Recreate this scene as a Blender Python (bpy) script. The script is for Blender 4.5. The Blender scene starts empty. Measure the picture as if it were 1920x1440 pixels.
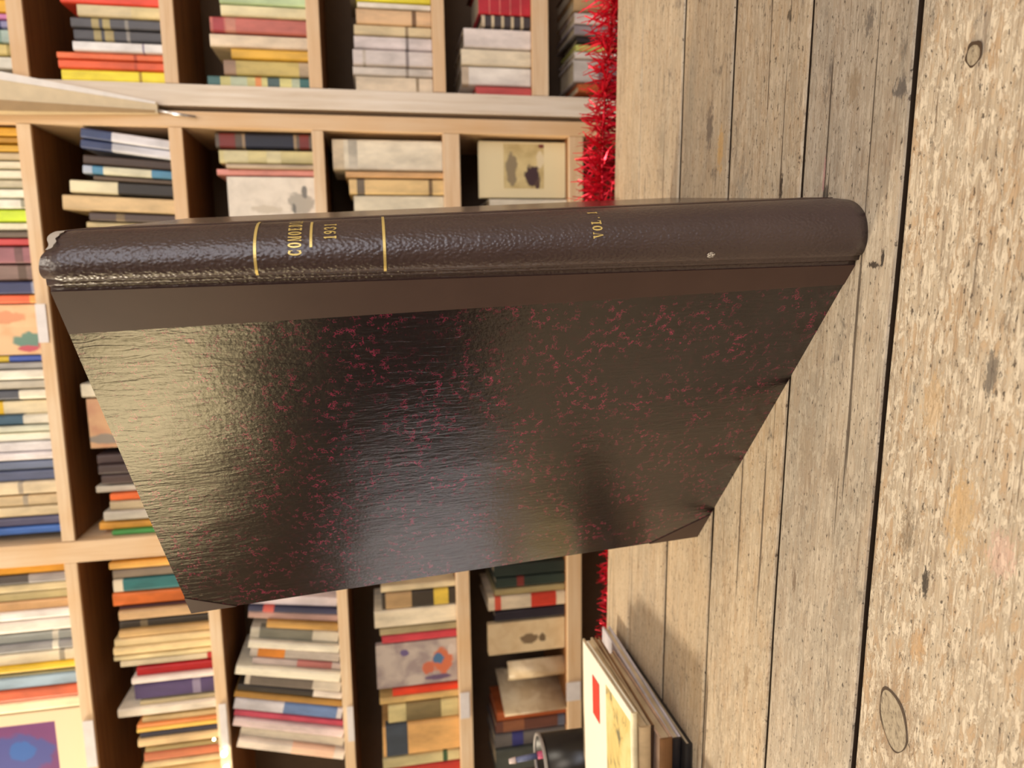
import bpy, bmesh, math, random
from mathutils import Vector, Matrix, Euler
random.seed(7)
sc = bpy.context.scene
COL = sc.collection

# ------------------------------------------------------------------ camera
FPX = 1330.0                      # focal length in pixels of the 1920 px frame
PITCH, ROLL, YAW = math.radians(10.6), math.radians(2.42), math.radians(8.4)
ZC = 1.04                         # eye height; the table top is at 0.76
ZT = 0.76
dn = Vector((math.sin(ROLL)*math.cos(PITCH), math.cos(ROLL)*math.cos(PITCH), math.sin(PITCH)))
zz = Vector((0, 0, 1)); fw = (zz - zz.dot(dn)*dn).normalized(); rt = dn.cross(fw)
AX = math.cos(YAW)*rt - math.sin(YAW)*fw
AY = AX.cross(dn)
if AY.z < 0: AY = -AY
ROWS = (AX, AY, -dn)              # world axes seen from the upright camera (right, down, forward)
C_right = Vector([r.x for r in ROWS]); C_down = Vector([r.y for r in ROWS]); C_fwd = Vector([r.z for r in ROWS])
cam_d = bpy.data.cameras.new('camera'); cam = bpy.data.objects.new('camera', cam_d); COL.objects.link(cam)
mt = Matrix.Identity(4)
for i in range(3):
    mt[i][0], mt[i][1], mt[i][2] = C_down[i], C_right[i], -C_fwd[i]   # the phone was held on its side
mt.translation = (0, 0, ZC)
cam.matrix_world = mt
cam_d.sensor_width = 36; cam_d.lens = FPX/1920*36; cam_d.clip_start = .02
cam_d.dof.use_dof = True; cam_d.dof.focus_distance = .43; cam_d.dof.aperture_fstop = 9.5
sc.camera = cam

# ------------------------------------------------------------------ world, lights, exposure
w = bpy.data.worlds.new('world'); sc.world = w; w.use_nodes = True
w.node_tree.nodes['Background'].inputs[0].default_value = (1, .86, .68, 1)
w.node_tree.nodes['Background'].inputs[1].default_value = .14
sc.view_settings.view_transform = 'Standard'; sc.view_settings.look = 'None'
sc.view_settings.exposure = -0.06; sc.view_settings.gamma = 1; sc.view_settings.use_curve_mapping = False
def area(name, loc, aim, size, power, col, sy=None):
    l = bpy.data.lights.new(name, 'AREA'); l.energy = power; l.size = size; l.color = col
    if sy: l.shape = 'RECTANGLE'; l.size_y = sy
    o = bpy.data.objects.new(name, l); COL.objects.link(o); o.location = loc
    o.rotation_euler = (Vector(aim)-Vector(loc)).to_track_quat('-Z', 'Y').to_euler()
    return o
area('ceiling_lamp', (.45, .35, 2.75), (.25, .5, 0), .6, 11, (1, .90, .76))
area('ceiling_lamp', (-2.0, 1.15, 2.45), (-.3, .7, .7), .36, 58, (1, .84, .62))
area('ceiling_lamp', (-.1, -.6, 2.75), (0, 1.4, 1.0), .9, 17, (1, .89, .74))
area('reflection_light', (-2.55, .0, 1.86), (0, .3, 1.2), .8, 15, (1, .78, .42), .55)  # unseen warm light added for the glossy board to mirror
area('shop_window_daylight', (1.1, -2.6, 1.85), (.2, .6, 1.0), 2.7, 66, (.90, .91, 1.0), 1.5)
area('shop_window_daylight', (2.4, -.8, 1.95), (0, .3, 1.1), 1.3, 20, (.92, .92, 1.0), 1.2)

# ------------------------------------------------------------------ helpers
def lin(c): return tuple((v/255/12.92 if v/255 <= .04045 else ((v/255+.055)/1.055)**2.4) for v in c)
def ray(x, y):
    c = Vector((1440-y-720, x-960, FPX)); return Vector([r.dot(c) for r in ROWS])
def at_y(x, y, Y):                # the point of the plane at distance Y that shows at photo pixel x, y
    v = ray(x, y); v = v*(Y/v.y); return Vector((v.x, v.y, v.z+ZC))
def at_z(x, y, z=ZT):
    v = ray(x, y); v = v*((z-ZC)/v.z); return Vector((v.x, v.y, v.z+ZC))

class NT:
    """small node-tree writer"""
    def __init__(s, name):
        s.m = bpy.data.materials.new(name); s.m.use_nodes = True; s.t = s.m.node_tree
        s.b = s.t.nodes['Principled BSDF']
    def n(s, typ, ins=None, **props):
        nd = s.t.nodes.new(typ)
        for k, v in props.items(): setattr(nd, k, v)
        for k, v in (ins or {}).items(): s.set(nd.inputs[k], v)
        return nd
    def set(s, sock, v):
        if isinstance(v, bpy.types.NodeSocket): s.t.links.new(v, sock)
        elif isinstance(v, bpy.types.Node): s.t.links.new(v.outputs[0], sock)
        else: sock.default_value = v
    def coord(s, kind='Object', scale=(1, 1, 1), rnd=False, rot=(0, 0, 0)):
        c = s.n('ShaderNodeTexCoord').outputs[kind]
        if rnd:
            r = s.n('ShaderNodeObjectInfo').outputs['Random']
            c = s.n('ShaderNodeVectorMath', {0: c, 1: s.n('ShaderNodeVectorMath', {0: (37, 53, 11), 3: s.math('MULTIPLY', r, 1.0)}, operation='SCALE').outputs[0]}, operation='ADD').outputs[0]
        return s.n('ShaderNodeMapping', {'Vector': c, 'Scale': scale, 'Rotation': rot}).outputs[0]
    def math(s, op, a, b=0.0, clamp=False):
        return s.n('ShaderNodeMath', {0: a, 1: b}, operation=op, use_clamp=clamp).outputs[0]
    def noise(s, vec, scale=1, detail=4, rough=.5, dist=0):
        return s.n('ShaderNodeTexNoise', {'Vector': vec, 'Scale': scale, 'Detail': detail, 'Roughness': rough, 'Distortion': dist}).outputs[0]
    def ramp(s, fac, stops):
        r = s.n('ShaderNodeValToRGB', {'Fac': fac}); e = r.color_ramp.elements
        while len(e) < len(stops): e.new(.5)
        for el, (p, c) in zip(e, stops):
            el.position = p; el.color = (c, c, c, 1) if isinstance(c, (int, float)) else (*lin(c), 1)
        return r.outputs[0]
    def mix(s, fac, a, b, blend='MIX'):
        m = s.n('ShaderNodeMix', data_type='RGBA', blend_type=blend)
        s.set(m.inputs[0], fac)
        for i, v in ((6, a), (7, b)):
            s.set(m.inputs[i], (*lin(v), 1) if isinstance(v, tuple) and len(v) == 3 else v)
        return m.outputs[2]
    def bump(s, h, strength=.3, dist=.001, prev=None):
        d = {'Height': h, 'Strength': strength, 'Distance': dist}
        if prev is not None: d['Normal'] = prev
        return s.n('ShaderNodeBump', d).outputs[0]
    def out(s, **k):
        for kk, v in k.items(): s.set(s.b.inputs[kk.replace('_', ' ')], v)
        return s.m

_pc = {}
def paper(rgb, rough=.5, var=.10):
    key = (tuple(rgb), rough)
    if key in _pc: return _pc[key]
    t = NT('printed_card'); c = t.coord('Object', (30, 30, 12), True)
    n = t.noise(c, 1.0, 5, .6)
    dark = tuple(max(0, v*(1-var*1.6)) for v in rgb)
    lite = tuple(min(255, v*(1+var*.5)) for v in rgb)
    col = t.ramp(n, [(.3, dark), (.62, lite)])
    m = t.out(Base_Color=col, Roughness=rough, Normal=t.bump(t.noise(t.coord('Object', (400, 400, 400)), 1, 2), .08, .0004))
    _pc[key] = m; return m
def flat(name, rgb, rough=.5, metal=0, **k):
    t = NT(name); c = t.noise(t.coord('Object', (60, 60, 60)), 1, 3)
    col = t.mix(c, tuple(v*.88 for v in rgb), rgb)
    return t.out(Base_Color=col, Roughness=rough, Metallic=metal, **k)
def pages_mat():
    t = NT('page_edges'); c = t.coord('Object', (1800, 20, 20))
    col = t.ramp(t.noise(c, 1, 2), [(.3, (178, 158, 122)), (.7, (236, 222, 192))])
    return t.out(Base_Color=col, Roughness=.8)
PAGES = pages_mat()

def mesh_obj(name, bm, mat, parent=None, smooth=False, loc=None):
    me = bpy.data.meshes.new(name); bmesh.ops.recalc_face_normals(bm, faces=bm.faces[:]); bm.to_mesh(me); bm.free()
    mats = mat if isinstance(mat, (list, tuple)) else [mat]
    for m in mats: me.materials.append(m)
    if smooth:
        for p in me.polygons: p.use_smooth = True
    o = bpy.data.objects.new(name, me); COL.objects.link(o)
    if parent: o.parent = parent
    if loc: o.location = loc
    return o
def tag(o, label=None, cat=None, group=None, kind=None):
    for k, v in (('label', label), ('category', cat), ('group', group), ('kind', kind)):
        if v: o[k] = v
    return o
def thing(name, label, cat, loc=(0, 0, 0), rot=(0, 0, 0), group=None):
    o = bpy.data.objects.new(name, None); o.empty_display_size = .05; COL.objects.link(o)
    o.location = loc; o.rotation_euler = rot
    return tag(o, label, cat, group)
def box(bm, x0, x1, y0, y1, z0, z1, bev=0):
    r = bmesh.ops.create_cube(bm, size=1); vs = r['verts']
    for v in vs:
        v.co = Vector(((x0+x1)/2+v.co.x*(x1-x0), (y0+y1)/2+v.co.y*(y1-y0), (z0+z1)/2+v.co.z*(z1-z0)))
    if bev:
        es = list({e for v in vs for e in v.link_edges})
        bmesh.ops.bevel(bm, geom=es, offset=bev, segments=2, profile=.6, affect='EDGES')
def boxo(name, x0, x1, y0, y1, z0, z1, mat, parent=None, bev=0):
    bm = bmesh.new(); box(bm, x0, x1, y0, y1, z0, z1, bev); return mesh_obj(name, bm, mat, parent)
def struct(o): o['kind'] = 'structure'; return o
def tube(bm, pts, rad, seg=8, cap=True):
    rings = []
    for i, p in enumerate(pts):
        p = Vector(p); d = (Vector(pts[min(i+1, len(pts)-1)])-Vector(pts[max(i-1, 0)])).normalized()
        a = d.orthogonal().normalized(); b = d.cross(a)
        r = rad[i] if isinstance(rad, (list, tuple)) else rad
        rings.append([bm.verts.new(p+r*(math.cos(2*math.pi*k/seg)*a+math.sin(2*math.pi*k/seg)*b)) for k in range(seg)])
    for r0, r1 in zip(rings, rings[1:]):
        best = min(range(seg), key=lambda s: (r1[s].co-r0[0].co).length)
        r1[:] = r1[best:]+r1[:best]
        if (r1[1].co-r0[1].co).length > (r1[-1].co-r0[1].co).length: r1[1:] = r1[:0:-1]
        for k in range(seg): bm.faces.new((r0[k], r0[(k+1) % seg], r1[(k+1) % seg], r1[k]))
    if cap: bm.faces.new(rings[0]); bm.faces.new(rings[-1][::-1])

# ------------------------------------------------------------------ materials
def pine(axis, dark=False, white=False):
    t = NT('pale_pine'); sc_ = {'x': (3, 60, 60), 'z': (60, 60, 3)}[axis]
    g = t.noise(t.coord('Object', sc_, True), 1.6, 6, .6, .6)
    b = t.noise(t.coord('Object', (7, 7, 7), True), 1, 3)
    if dark: col = t.ramp(g, [(.25, (104, 66, 34)), (.5, (136, 90, 50)), (.8, (156, 108, 64))])  # darker pine paints in the shade under the shelves
    elif white: col = t.ramp(g, [(.25, (208, 190, 168)), (.5, (226, 214, 198)), (.8, (240, 232, 222))])
    else:
        col = t.ramp(g, [(.25, (206, 174, 136)), (.5, (228, 204, 172)), (.8, (240, 224, 198))])
        col = t.mix(t.ramp(b, [(.48, 0.0), (.72, .5)]), col, (222, 180, 128))
        col = t.mix(t.math('MULTIPLY', t.n('ShaderNodeObjectInfo').outputs['Random'], .55), col, (216, 172, 120))
    return t.out(Base_Color=col, Roughness=.6, Normal=t.bump(g, .25, .001))
PINE_X, PINE_Z, SHADED_PINE_X = pine('x'), pine('z'), pine('x', True)
PINE_W = pine('z', white=True)
BACK = flat('brown_backing_board', (104, 84, 64), .8)
PLASTER = flat('warm_plaster', (226, 212, 186), .85)
PANEL = flat('brown_wall_panelling', (92, 72, 52), .7)
TIMBER = flat('dark_floorboards', (116, 84, 56), .55)

# ------------------------------------------------------------------ room shell
struct(boxo('floor', -2.8, 2.6, -2.8, 1.8, -.1, 0, TIMBER))
struct(boxo('ceiling', -2.8, 2.6, -2.8, 1.8, 2.9, 3.0, PLASTER))
struct(boxo('wall_back', -2.8, 2.6, 1.70, 1.8, 0, 2.9, PLASTER))
struct(boxo('wall_left', -2.8, -2.7, -2.8, 1.70, 0, 2.9, PANEL))
struct(boxo('wall_right', 2.5, 2.6, -2.8, 1.70, 0, 2.9, PLASTER))
struct(boxo('wall_front', -2.7, 2.5, -2.8, -2.7, 0, 2.9, PLASTER))

# ------------------------------------------------------------------ table of worn planks
MARKS = [  # stains, knots and dents of the table top: x, y, half length, half width, colour, strength
 (.134, -.241, .020, .008, (96, 86, 78), .75), (.114, -.262, .022, .006, (206, 160, 84), .6), (.187, -.353, .006, .003, (60, 50, 40), .8),
 (.076, -.3555, .012, .0022, (52, 42, 34), .95), (.067, -.406, .007, .004, (70, 62, 56), .85), (.127, -.426, .013, .007, (168, 142, 104), .75),
 (.117, -.466, .006, .007, (108, 100, 96), .85), (.024, -.457, .0022, .0065, (56, 38, 26), .95), (.028, -.463, .006, .0016, (46, 32, 24), .95), (-.1406, -.517, .011, .0030, (62, 52, 44), .95),
 (-.12, -.501, .018, .006, (122, 100, 72), .6), (-.0956, -.534, .026, .010, (206, 166, 104), .7), (-.0466, -.510, .020, .009, (202, 164, 108), .6), (-.0245, -.543, .014, .005, (90, 84, 80), .7),
 (-.098, -.404, .020, .010, (168, 146, 116), .6), (-.101, -.433, .016, .008, (150, 128, 100), .6), (.159, -.436, .009, .004, (110, 100, 90), .7),
 (.138, -.138, .018, .008, (150, 140, 122), .6), (.189, -.140, .014, .002, (130, 120, 104), .6), (-.195, -.402, .010, .0025, (120, 92, 62), .8),
 (-.304, -.347, .014, .005, (150, 124, 92), .7), (-.107, -.56, .014, .009, (224, 176, 160), .5), (.131, -.516, .015, .007, (120, 110, 104), .4), (-.178, -.516, .012, .006, (200, 150, 80), .5),
 (.078, -.4035, .018, .0014, (206, 130, 130), .6), (-.232, -.5046, .036, .021, (150, 120, 88), .45), (.05, -.30, .05, .012, (150, 144, 132), .5), (.16, -.20, .06, .012, (158, 148, 130), .5)]
def worn_wood(flake, amber, grey, con=1.0, ylo=-9, yhi=9):
    t = NT('worn_table_planks')
    g = t.noise(t.coord('Object', (6, 240, 30), True), 1, 10, .70, .25)         # grain
    g2 = t.noise(t.coord('Object', (30, 1100, 60), True), 1, 4, .6)             # fine fibres
    bl = t.noise(t.coord('Object', (8, 22, 20), True), 1, 6, .62)               # broad tone
    md = lambda c: tuple(v+(k-v)*con for v, k in zip((190, 171, 143), c))
    col = t.ramp(g, [(.28, md((140, 116, 90))), (.47, md((188, 168, 140))), (.70, md((214, 198, 172)))])
    col = t.mix(t.ramp(bl, [(.40, 0.0), (.66, grey)]), col, (152, 142, 126))
    am = t.noise(t.coord('Object', (13, 60, 20), True), 1.7, 9, .72, .4)
    col = t.mix(t.ramp(am, [(.485, 0.0), (.57, amber)]), col, (188, 148, 98))
    fl = t.noise(t.coord('Object', (95, 270, 50), True), 1, 10, .80, .6)       # flaking pale skin
    fm = t.ramp(fl, [(.475, 0.0), (.53, flake)])
    col = t.mix(fm, col, (222, 208, 184))
    col = t.mix(t.ramp(g2, [(.33, .6), (.47, 0.0)]), col, (136, 108, 80))
    sp = t.noise(t.coord('Object', (210, 520, 100), True), 1, 5, .66)
    col = t.mix(t.ramp(sp, [(.60, 0.0), (.65, .9)]), col, (74, 58, 46))        # dark pits
    st = t.noise(t.coord('Object', (24, 60, 30), True), 1, 8, .76, .3)
    col = t.mix(t.ramp(st, [(.585, 0.0), (.67, .7)]), col, (104, 94, 84))       # ink and dirt
    ck = t.noise(t.coord('Object', (3.5, 200, 30), True), 1, 2, .5, .1)
    ckm = t.ramp(ck, [(.272, .85), (.30, 0.0)])
    col = t.mix(ckm, col, (74, 56, 40))                                         # drying cracks
    scm = 0.0
    for rot, sd in ((.62, 14), (.78, 9), (-.9, 7)):
        sv = t.noise(t.coord('Object', (sd*.7, sd*26, 3), True, (0, 0, rot)), 1, 1, .4)
        m_ = t.math('MULTIPLY', t.ramp(sv, [(.235, .6), (.26, 0.0)]), t.ramp(t.noise(t.coord('Object', (19, 30, 9), True), 1, 2), [(.48, 0.0), (.56, 1.0)]))
        scm = t.math('MAXIMUM', m_, scm)
    col = t.mix(scm, col, (108, 84, 60))                                        # knife scratches
    P = t.n('ShaderNodeTexCoord').outputs['Object']; wob = t.math('MULTIPLY', t.math('SUBTRACT', t.noise(t.coord('Object', (150, 420, 60)), 1, 8, .8), .5), 4.2)
    for x, y, rx, ry, c, k in MARKS:
        if not (ylo < y < yhi): continue
        d = t.n('ShaderNodeVectorMath', {0: t.n('ShaderNodeMapping', {'Vector': P, 'Location': (-x/rx, -y/ry, 0), 'Scale': (1/rx, 1/ry, 0)}).outputs[0]}, operation='LENGTH').outputs[1]
        col = t.mix(t.ramp(t.math('ADD', d, wob), [(.62, k), (.84, 0.0)]), col, c)
    rnd = t.n('ShaderNodeObjectInfo').outputs['Random']
    hs = t.n('ShaderNodeHueSaturation', {'Saturation': t.math('ADD', t.math('MULTIPLY', rnd, .25), .76), 'Value': t.math('ADD', t.math('MULTIPLY', rnd, .19), .84), 'Color': col}).outputs[0]
    h = t.math('ADD', t.math('MULTIPLY', g2, .5), t.math('ADD', t.math('MULTIPLY', fm, .6), t.math('ADD', t.math('MULTIPLY', ckm, -1.2), t.math('MULTIPLY', g, .8))))
    return t.out(Base_Color=hs, Roughness=.62, Normal=t.bump(h, .5, .0010))
table = thing('plank_table', 'worn pale plank table under the standing brown book', 'table', (0, .821, 0), (0, 0, math.radians(-2.25)))
gaps = [0, -.079, -.183, -.277, -.379, -.474, -.590, -.71, -.83]
W_FAR, W_MID, W_NEAR = worn_wood(.25, .15, .7, .75, -.277), worn_wood(.40, .25, .6, .95, -.474, -.277), worn_wood(.9, .6, .3, 1.05, -9, -.474)
mats = [W_FAR, W_FAR, W_FAR, W_MID, W_MID, W_NEAR, W_NEAR, W_NEAR]
gw = [.0008, .0024, .0020, .0017, .0023, .001, .001, .001]
XL, XR = -1.15, .95
PLANK_SIDE = flat('dark_plank_side', (58, 42, 28), .8)  # dark side colour so the gaps read as dark lines
for i in range(8):
    bm = bmesh.new()
    y1 = gaps[i]-gw[i-1] if i else 0; y0 = gaps[i+1]+gw[i]
    # slightly wavering edges, rounded arris
    n = 60
    prof = [(0, -.026), (0, -.0016), (.0007, -.0004), (.0022, 0), (None, 0), (-.0022, 0), (-.0007, -.0004), (0, -.0016), (0, -.026)]
    ph = random.random()*9
    rows = []
    for k in range(n+1):
        x = XL+(XR-XL)*k/n
        wv = lambda s: .0007*math.sin(x*17+ph+s)+.0004*math.sin(x*41+s*2+ph) if 0 < i+s*.01 else 0
        a, b = y1+(wv(0) if i else 0)*.6, y0+wv(5)*.6
        pts = []
        for j, (o_, z) in enumerate(prof):
            y = (a+b)/2 if o_ is None else (b+o_ if j < 4 else a+o_)
            pts.append(bm.verts.new((x, y, z)))
        rows.append(pts)
    for r0, r1 in zip(rows, rows[1:]):
        for j in range(len(prof)):
            jn = (j+1) % len(prof); bm.faces.new((r0[j], r0[jn], r1[jn], r1[j]))
    bm.faces.new(rows[0]); bm.faces.new(rows[-1][::-1])
    p = mesh_obj('plank', bm, [mats[i], PLANK_SIDE], table, loc=(0, 0, ZT))
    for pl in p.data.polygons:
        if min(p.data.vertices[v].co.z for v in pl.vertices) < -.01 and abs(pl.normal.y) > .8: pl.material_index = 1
DARKWOOD = flat('brown_stained_wood', (52, 36, 24), .7)
boxo('gap_backing', XL+.01, XR-.01, -.825, -.006, ZT-.0295, ZT-.0265, DARKWOOD, table)  # dark board added below to hide the bright floor behind the gaps
boxo('apron', XL+.05, XR-.05, -.80, -.03, ZT-.11, ZT-.03, DARKWOOD, table)
for lx in (XL+.05, XR-.12):
    for ly in (-.80, -.10): boxo('leg', lx, lx+.07, ly, ly+.07, 0, ZT-.11, DARKWOOD, table, .004)
# knots and dents let into the planks (thin inlays flush with the wood)
KN = NT('knot_wood')
kc = KN.coord('Object', (220, 500, 100)); kn = KN.noise(kc, 1, 5, .6, .8)
KNOT = KN.out(Base_Color=KN.ramp(kn, [(.34, (104, 92, 78)), (.48, (152, 140, 120)), (.7, (172, 160, 140))]), Roughness=.6)
RING = flat('knot_rim', (70, 52, 36), .7)
def knot(px, py, rx, ry, rot, label):
    c = at_z(px, py); loc = table.matrix_basis.inverted() @ c
    root = bpy.data.objects.new('knot', None); COL.objects.link(root); root.parent = table
    root.location = (loc.x, loc.y, ZT+.0002); root.rotation_euler.z = rot
    root['label'] = label
    bm = bmesh.new(); vs = [bm.verts.new((rx*math.cos(a)*(1+.04*math.sin(3*a)), ry*math.sin(a), 0)) for a in [2*math.pi*k/40 for k in range(40)]]
    bm.faces.new(vs); mesh_obj('knot_face', bm, KNOT, root)
    bm = bmesh.new(); ins, outs = [], []
    for k in range(48):
        a = 2*math.pi*k/48; wd = .0007+.0012*max(0, math.sin(a+2.2))+.0003*math.sin(5*a)
        f = 1+.04*math.sin(3*a)
        ins.append(bm.verts.new((rx*math.cos(a)*f, ry*math.sin(a), .0002)))
        outs.append(bm.verts.new(((rx+wd)*math.cos(a)*f, (ry+wd)*math.sin(a), .0002)))
    for k in range(48): bm.faces.new((ins[k], ins[(k+1) % 48], outs[(k+1) % 48], outs[k]))
    mesh_obj('knot_rim', bm, RING, root)
knot(1675, 1352, .0165, .0098, .35, 'oval grey knot with a dark rim')
knot(1826, 103, .0046, .0038, .2, 'small ring-shaped dent')

# ------------------------------------------------------------------ the big bound volume
def bez(pts, n):
    """Catmull-Rom through pts, n samples"""
    P = [Vector(p) for p in pts]; P = [2*P[0]-P[1]]+P+[2*P[-1]-P[-2]]
    out = []
    segs = len(P)-3
    for i in range(n):
        t = i/(n-1)*segs; k = min(int(t), segs-1); u = t-k
        a, b, c, d = P[k:k+4]
        out.append(.5*((2*b)+(c-a)*u+(2*a-5*b+4*c-d)*u*u+(3*b-a-3*c+d)*u**3))
    return out
BH = .4335
BF_near, TF_near = Vector((.011, .377)), Vector((.003, .377))     # front board, spine side: foot and head
BF_far, TF_far = Vector((-.233, .579)), Vector((-.256, .569))
BB_near, TB_near = Vector((.0475, .404)), Vector((.0285, .404))   # back board
BB_far, TB_far = Vector((.0765, .655)), Vector((.0572, .660))
prof_b = bez([(.011, .377), (.0122, .3735), (.0165, .3708), (.023, .3697), (.031, .3710), (.038, .3750), (.0435, .3825), (.0465, .392), (.0475, .404)], 49)
prof_t = bez([(.003, .377), (.0038, .3735), (.007, .3712), (.0115, .3704), (.0165, .3722), (.021, .3770), (.0250, .384), (.0275, .393), (.0285, .404)], 49)
def spine_pt(f, z, off=0.0):
    """f 0..1 along the rounded back, z height above the table"""
    t = z/BH; i = f*48; k = min(int(i), 47); u = i-k
    b = prof_b[k].lerp(prof_b[k+1], u); q = prof_t[k].lerp(prof_t[k+1], u)
    db = prof_b[k+1]-prof_b[k]; p = b.lerp(q, t)
    nrm = Vector((db.y, -db.x)).normalized()
    p = p+nrm*off
    return Vector((p.x, p.y, ZT+z))
def arclen(t):
    P = [a.lerp(b, t) for a, b in zip(prof_b, prof_t)]
    L = [0]
    for a, b in zip(P, P[1:]): L.append(L[-1]+(b-a).length)
    return L
def leather():
    t = NT('grained_brown_leather')
    v = t.n('ShaderNodeTexVoronoi', {'Vector': t.coord('Object', (680, 680, 520)), 'Scale': 1.0, 'Randomness': .95}, feature='SMOOTH_F1').outputs[0]
    n = t.noise(t.coord('Object', (260, 260, 260)), 1, 4)
    h = t.math('ADD', t.math('MULTIPLY', v, -1.0), t.math('MULTIPLY', n, .5))
    col = t.mix(t.noise(t.coord('Object', (25, 25, 25)), 1, 4), (52, 38, 40), (68, 52, 52))
    return t.out(Base_Color=col, Roughness=.36, Specular_IOR_Level=.85, Normal=t.bump(h, .7, .0006))
def leather_cloth():
    t = NT('pebbled_brown_cloth')
    v = t.n('ShaderNodeTexVoronoi', {'Vector': t.coord('Object', (900, 900, 900)), 'Scale': 1.0, 'Randomness': .6}, feature='SMOOTH_F1').outputs[0]
    col = t.mix(t.noise(t.coord('Object', (30, 30, 30)), 1, 4), (58, 41, 38), (74, 55, 50))
    return t.out(Base_Color=col, Roughness=.46, Specular_IOR_Level=.32, Normal=t.bump(v, -.9, .0006))
def marbled():
    t = NT('dark_marbled_paper')
    uv = t.coord('UV')
    wob = t.n('ShaderNodeTexNoise', {'Vector': uv, 'Scale': 230.0, 'Detail': 3.0}).outputs[1]
    d = t.n('ShaderNodeVectorMath', {0: uv, 1: t.n('ShaderNodeVectorMath', {0: wob, 3: .0026}, operation='SCALE').outputs[0]}, operation='ADD').outputs[0]
    e = t.n('ShaderNodeTexVoronoi', {'Vector': d, 'Scale': 320.0}, feature='DISTANCE_TO_EDGE').outputs[0]
    e2 = t.n('ShaderNodeTexVoronoi', {'Vector': d, 'Scale': 520.0}, feature='DISTANCE_TO_EDGE').outputs[0]
    thin = t.math('MAXIMUM', t.ramp(e, [(.018, 1.0), (.060, 0.0)]), t.math('MULTIPLY', t.ramp(e2, [(.02, 1.0), (.08, 0.0)]), .7))
    m1 = t.ramp(t.noise(uv, 190, 2, .6), [(.52, 0.0), (.60, 1.0)])
    m2 = t.ramp(t.noise(uv, 30, 4, .6), [(.42, .10), (.62, 1.0)])
    fleck = t.math('MULTIPLY', thin, t.math('MULTIPLY', m1, m2))
    base = t.mix(t.noise(uv, 60, 4), (22, 15, 16), (33, 23, 23))
    col = t.mix(fleck, base, (150, 44, 82))
    rip = t.noise(t.n('ShaderNodeMapping', {'Vector': uv, 'Scale': (330, 55, 1), 'Rotation': (0, 0, .05)}).outputs[0], 1, 3, .55, .8)
    peel = t.noise(uv, 420, 3, .5)
    wav = t.noise(t.n('ShaderNodeMapping', {'Vector': uv, 'Scale': (14, 9, 1)}).outputs[0], 1, 2)
    nb = t.bump(rip, .22, .0010); nb = t.bump(peel, .16, .0005, nb); nb = t.bump(wav, .35, .004, nb)
    return t.out(Base_Color=col, Roughness=.21, Specular_IOR_Level=.72, Normal=nb)
LEATHER, CLOTH, MARBLE = leather(), leather_cloth(), marbled()
GOLD = flat('gold_leaf', (244, 220, 138), .42, .55)
WORN = flat('scuffed_pale_leather', (196, 188, 176), .7)
EDGE = flat('worn_board_edge', (176, 164, 150), .7)
vol = thing('bound_volume', 'tall dark brown leather-backed volume standing open on the plank table', 'book', (0, 0, 0))
# rounded spine, with the joint grooves at both sides
bm = bmesh.new()
NZ = 60
def joint_front(z):        # ridge and groove between spine and front board
    t = z/BH; a = BF_near.lerp(TF_near, t); b = BF_far.lerp(TF_far, t); e = (b-a).normalized(); nr = Vector((-e.y, e.x))
    if nr.y > 0: nr = -nr
    return a, e, nr
rows = []
for k in range(NZ+1):
    z = BH*k/NZ; r = []
    a, e, nr = joint_front(z)
    # turned-in head: the cap curls over a little at both ends
    lip = .0012*math.exp(-((BH-z)/.003)**2)+.0008*math.exp(-(z/.003)**2)
    for s, h in ((.0062, .0002), (.0050, -.0004), (.0038, -.0010), (.0026, -.0002), (.0014, .0009), (.0004, .0004)):
        p = a+e*s+nr*h; r.append(bm.verts.new((p.x, p.y, ZT+z)))
    for f in range(1, 49):
        p = spine_pt(f/48, z, -lip); notch = 0
        if k >= NZ-1:
            notch = -.0030*math.exp(-((f/48-.58)/.09)**2)+(.0008*math.exp(-((f/48-.25)/.12)**2) if k == NZ else 0)
        r.append(bm.verts.new((p.x, p.y, p.z+notch)))
    rows.append(r)
for r0, r1 in zip(rows, rows[1:]):
    for i in range(len(r0)-1): bm.faces.new((r0[i], r0[i+1], r1[i+1], r1[i]))
sp = mesh_obj('spine', bm, LEATHER, vol, True)
if sum((p.normal.dot(Vector((.52, -.85, 0)))) for p in sp.data.polygons) < 0: sp.data.flip_normals()
md = sp.modifiers.new('thickness', 'SOLIDIFY'); md.thickness = .0012; md.offset = -1
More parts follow.
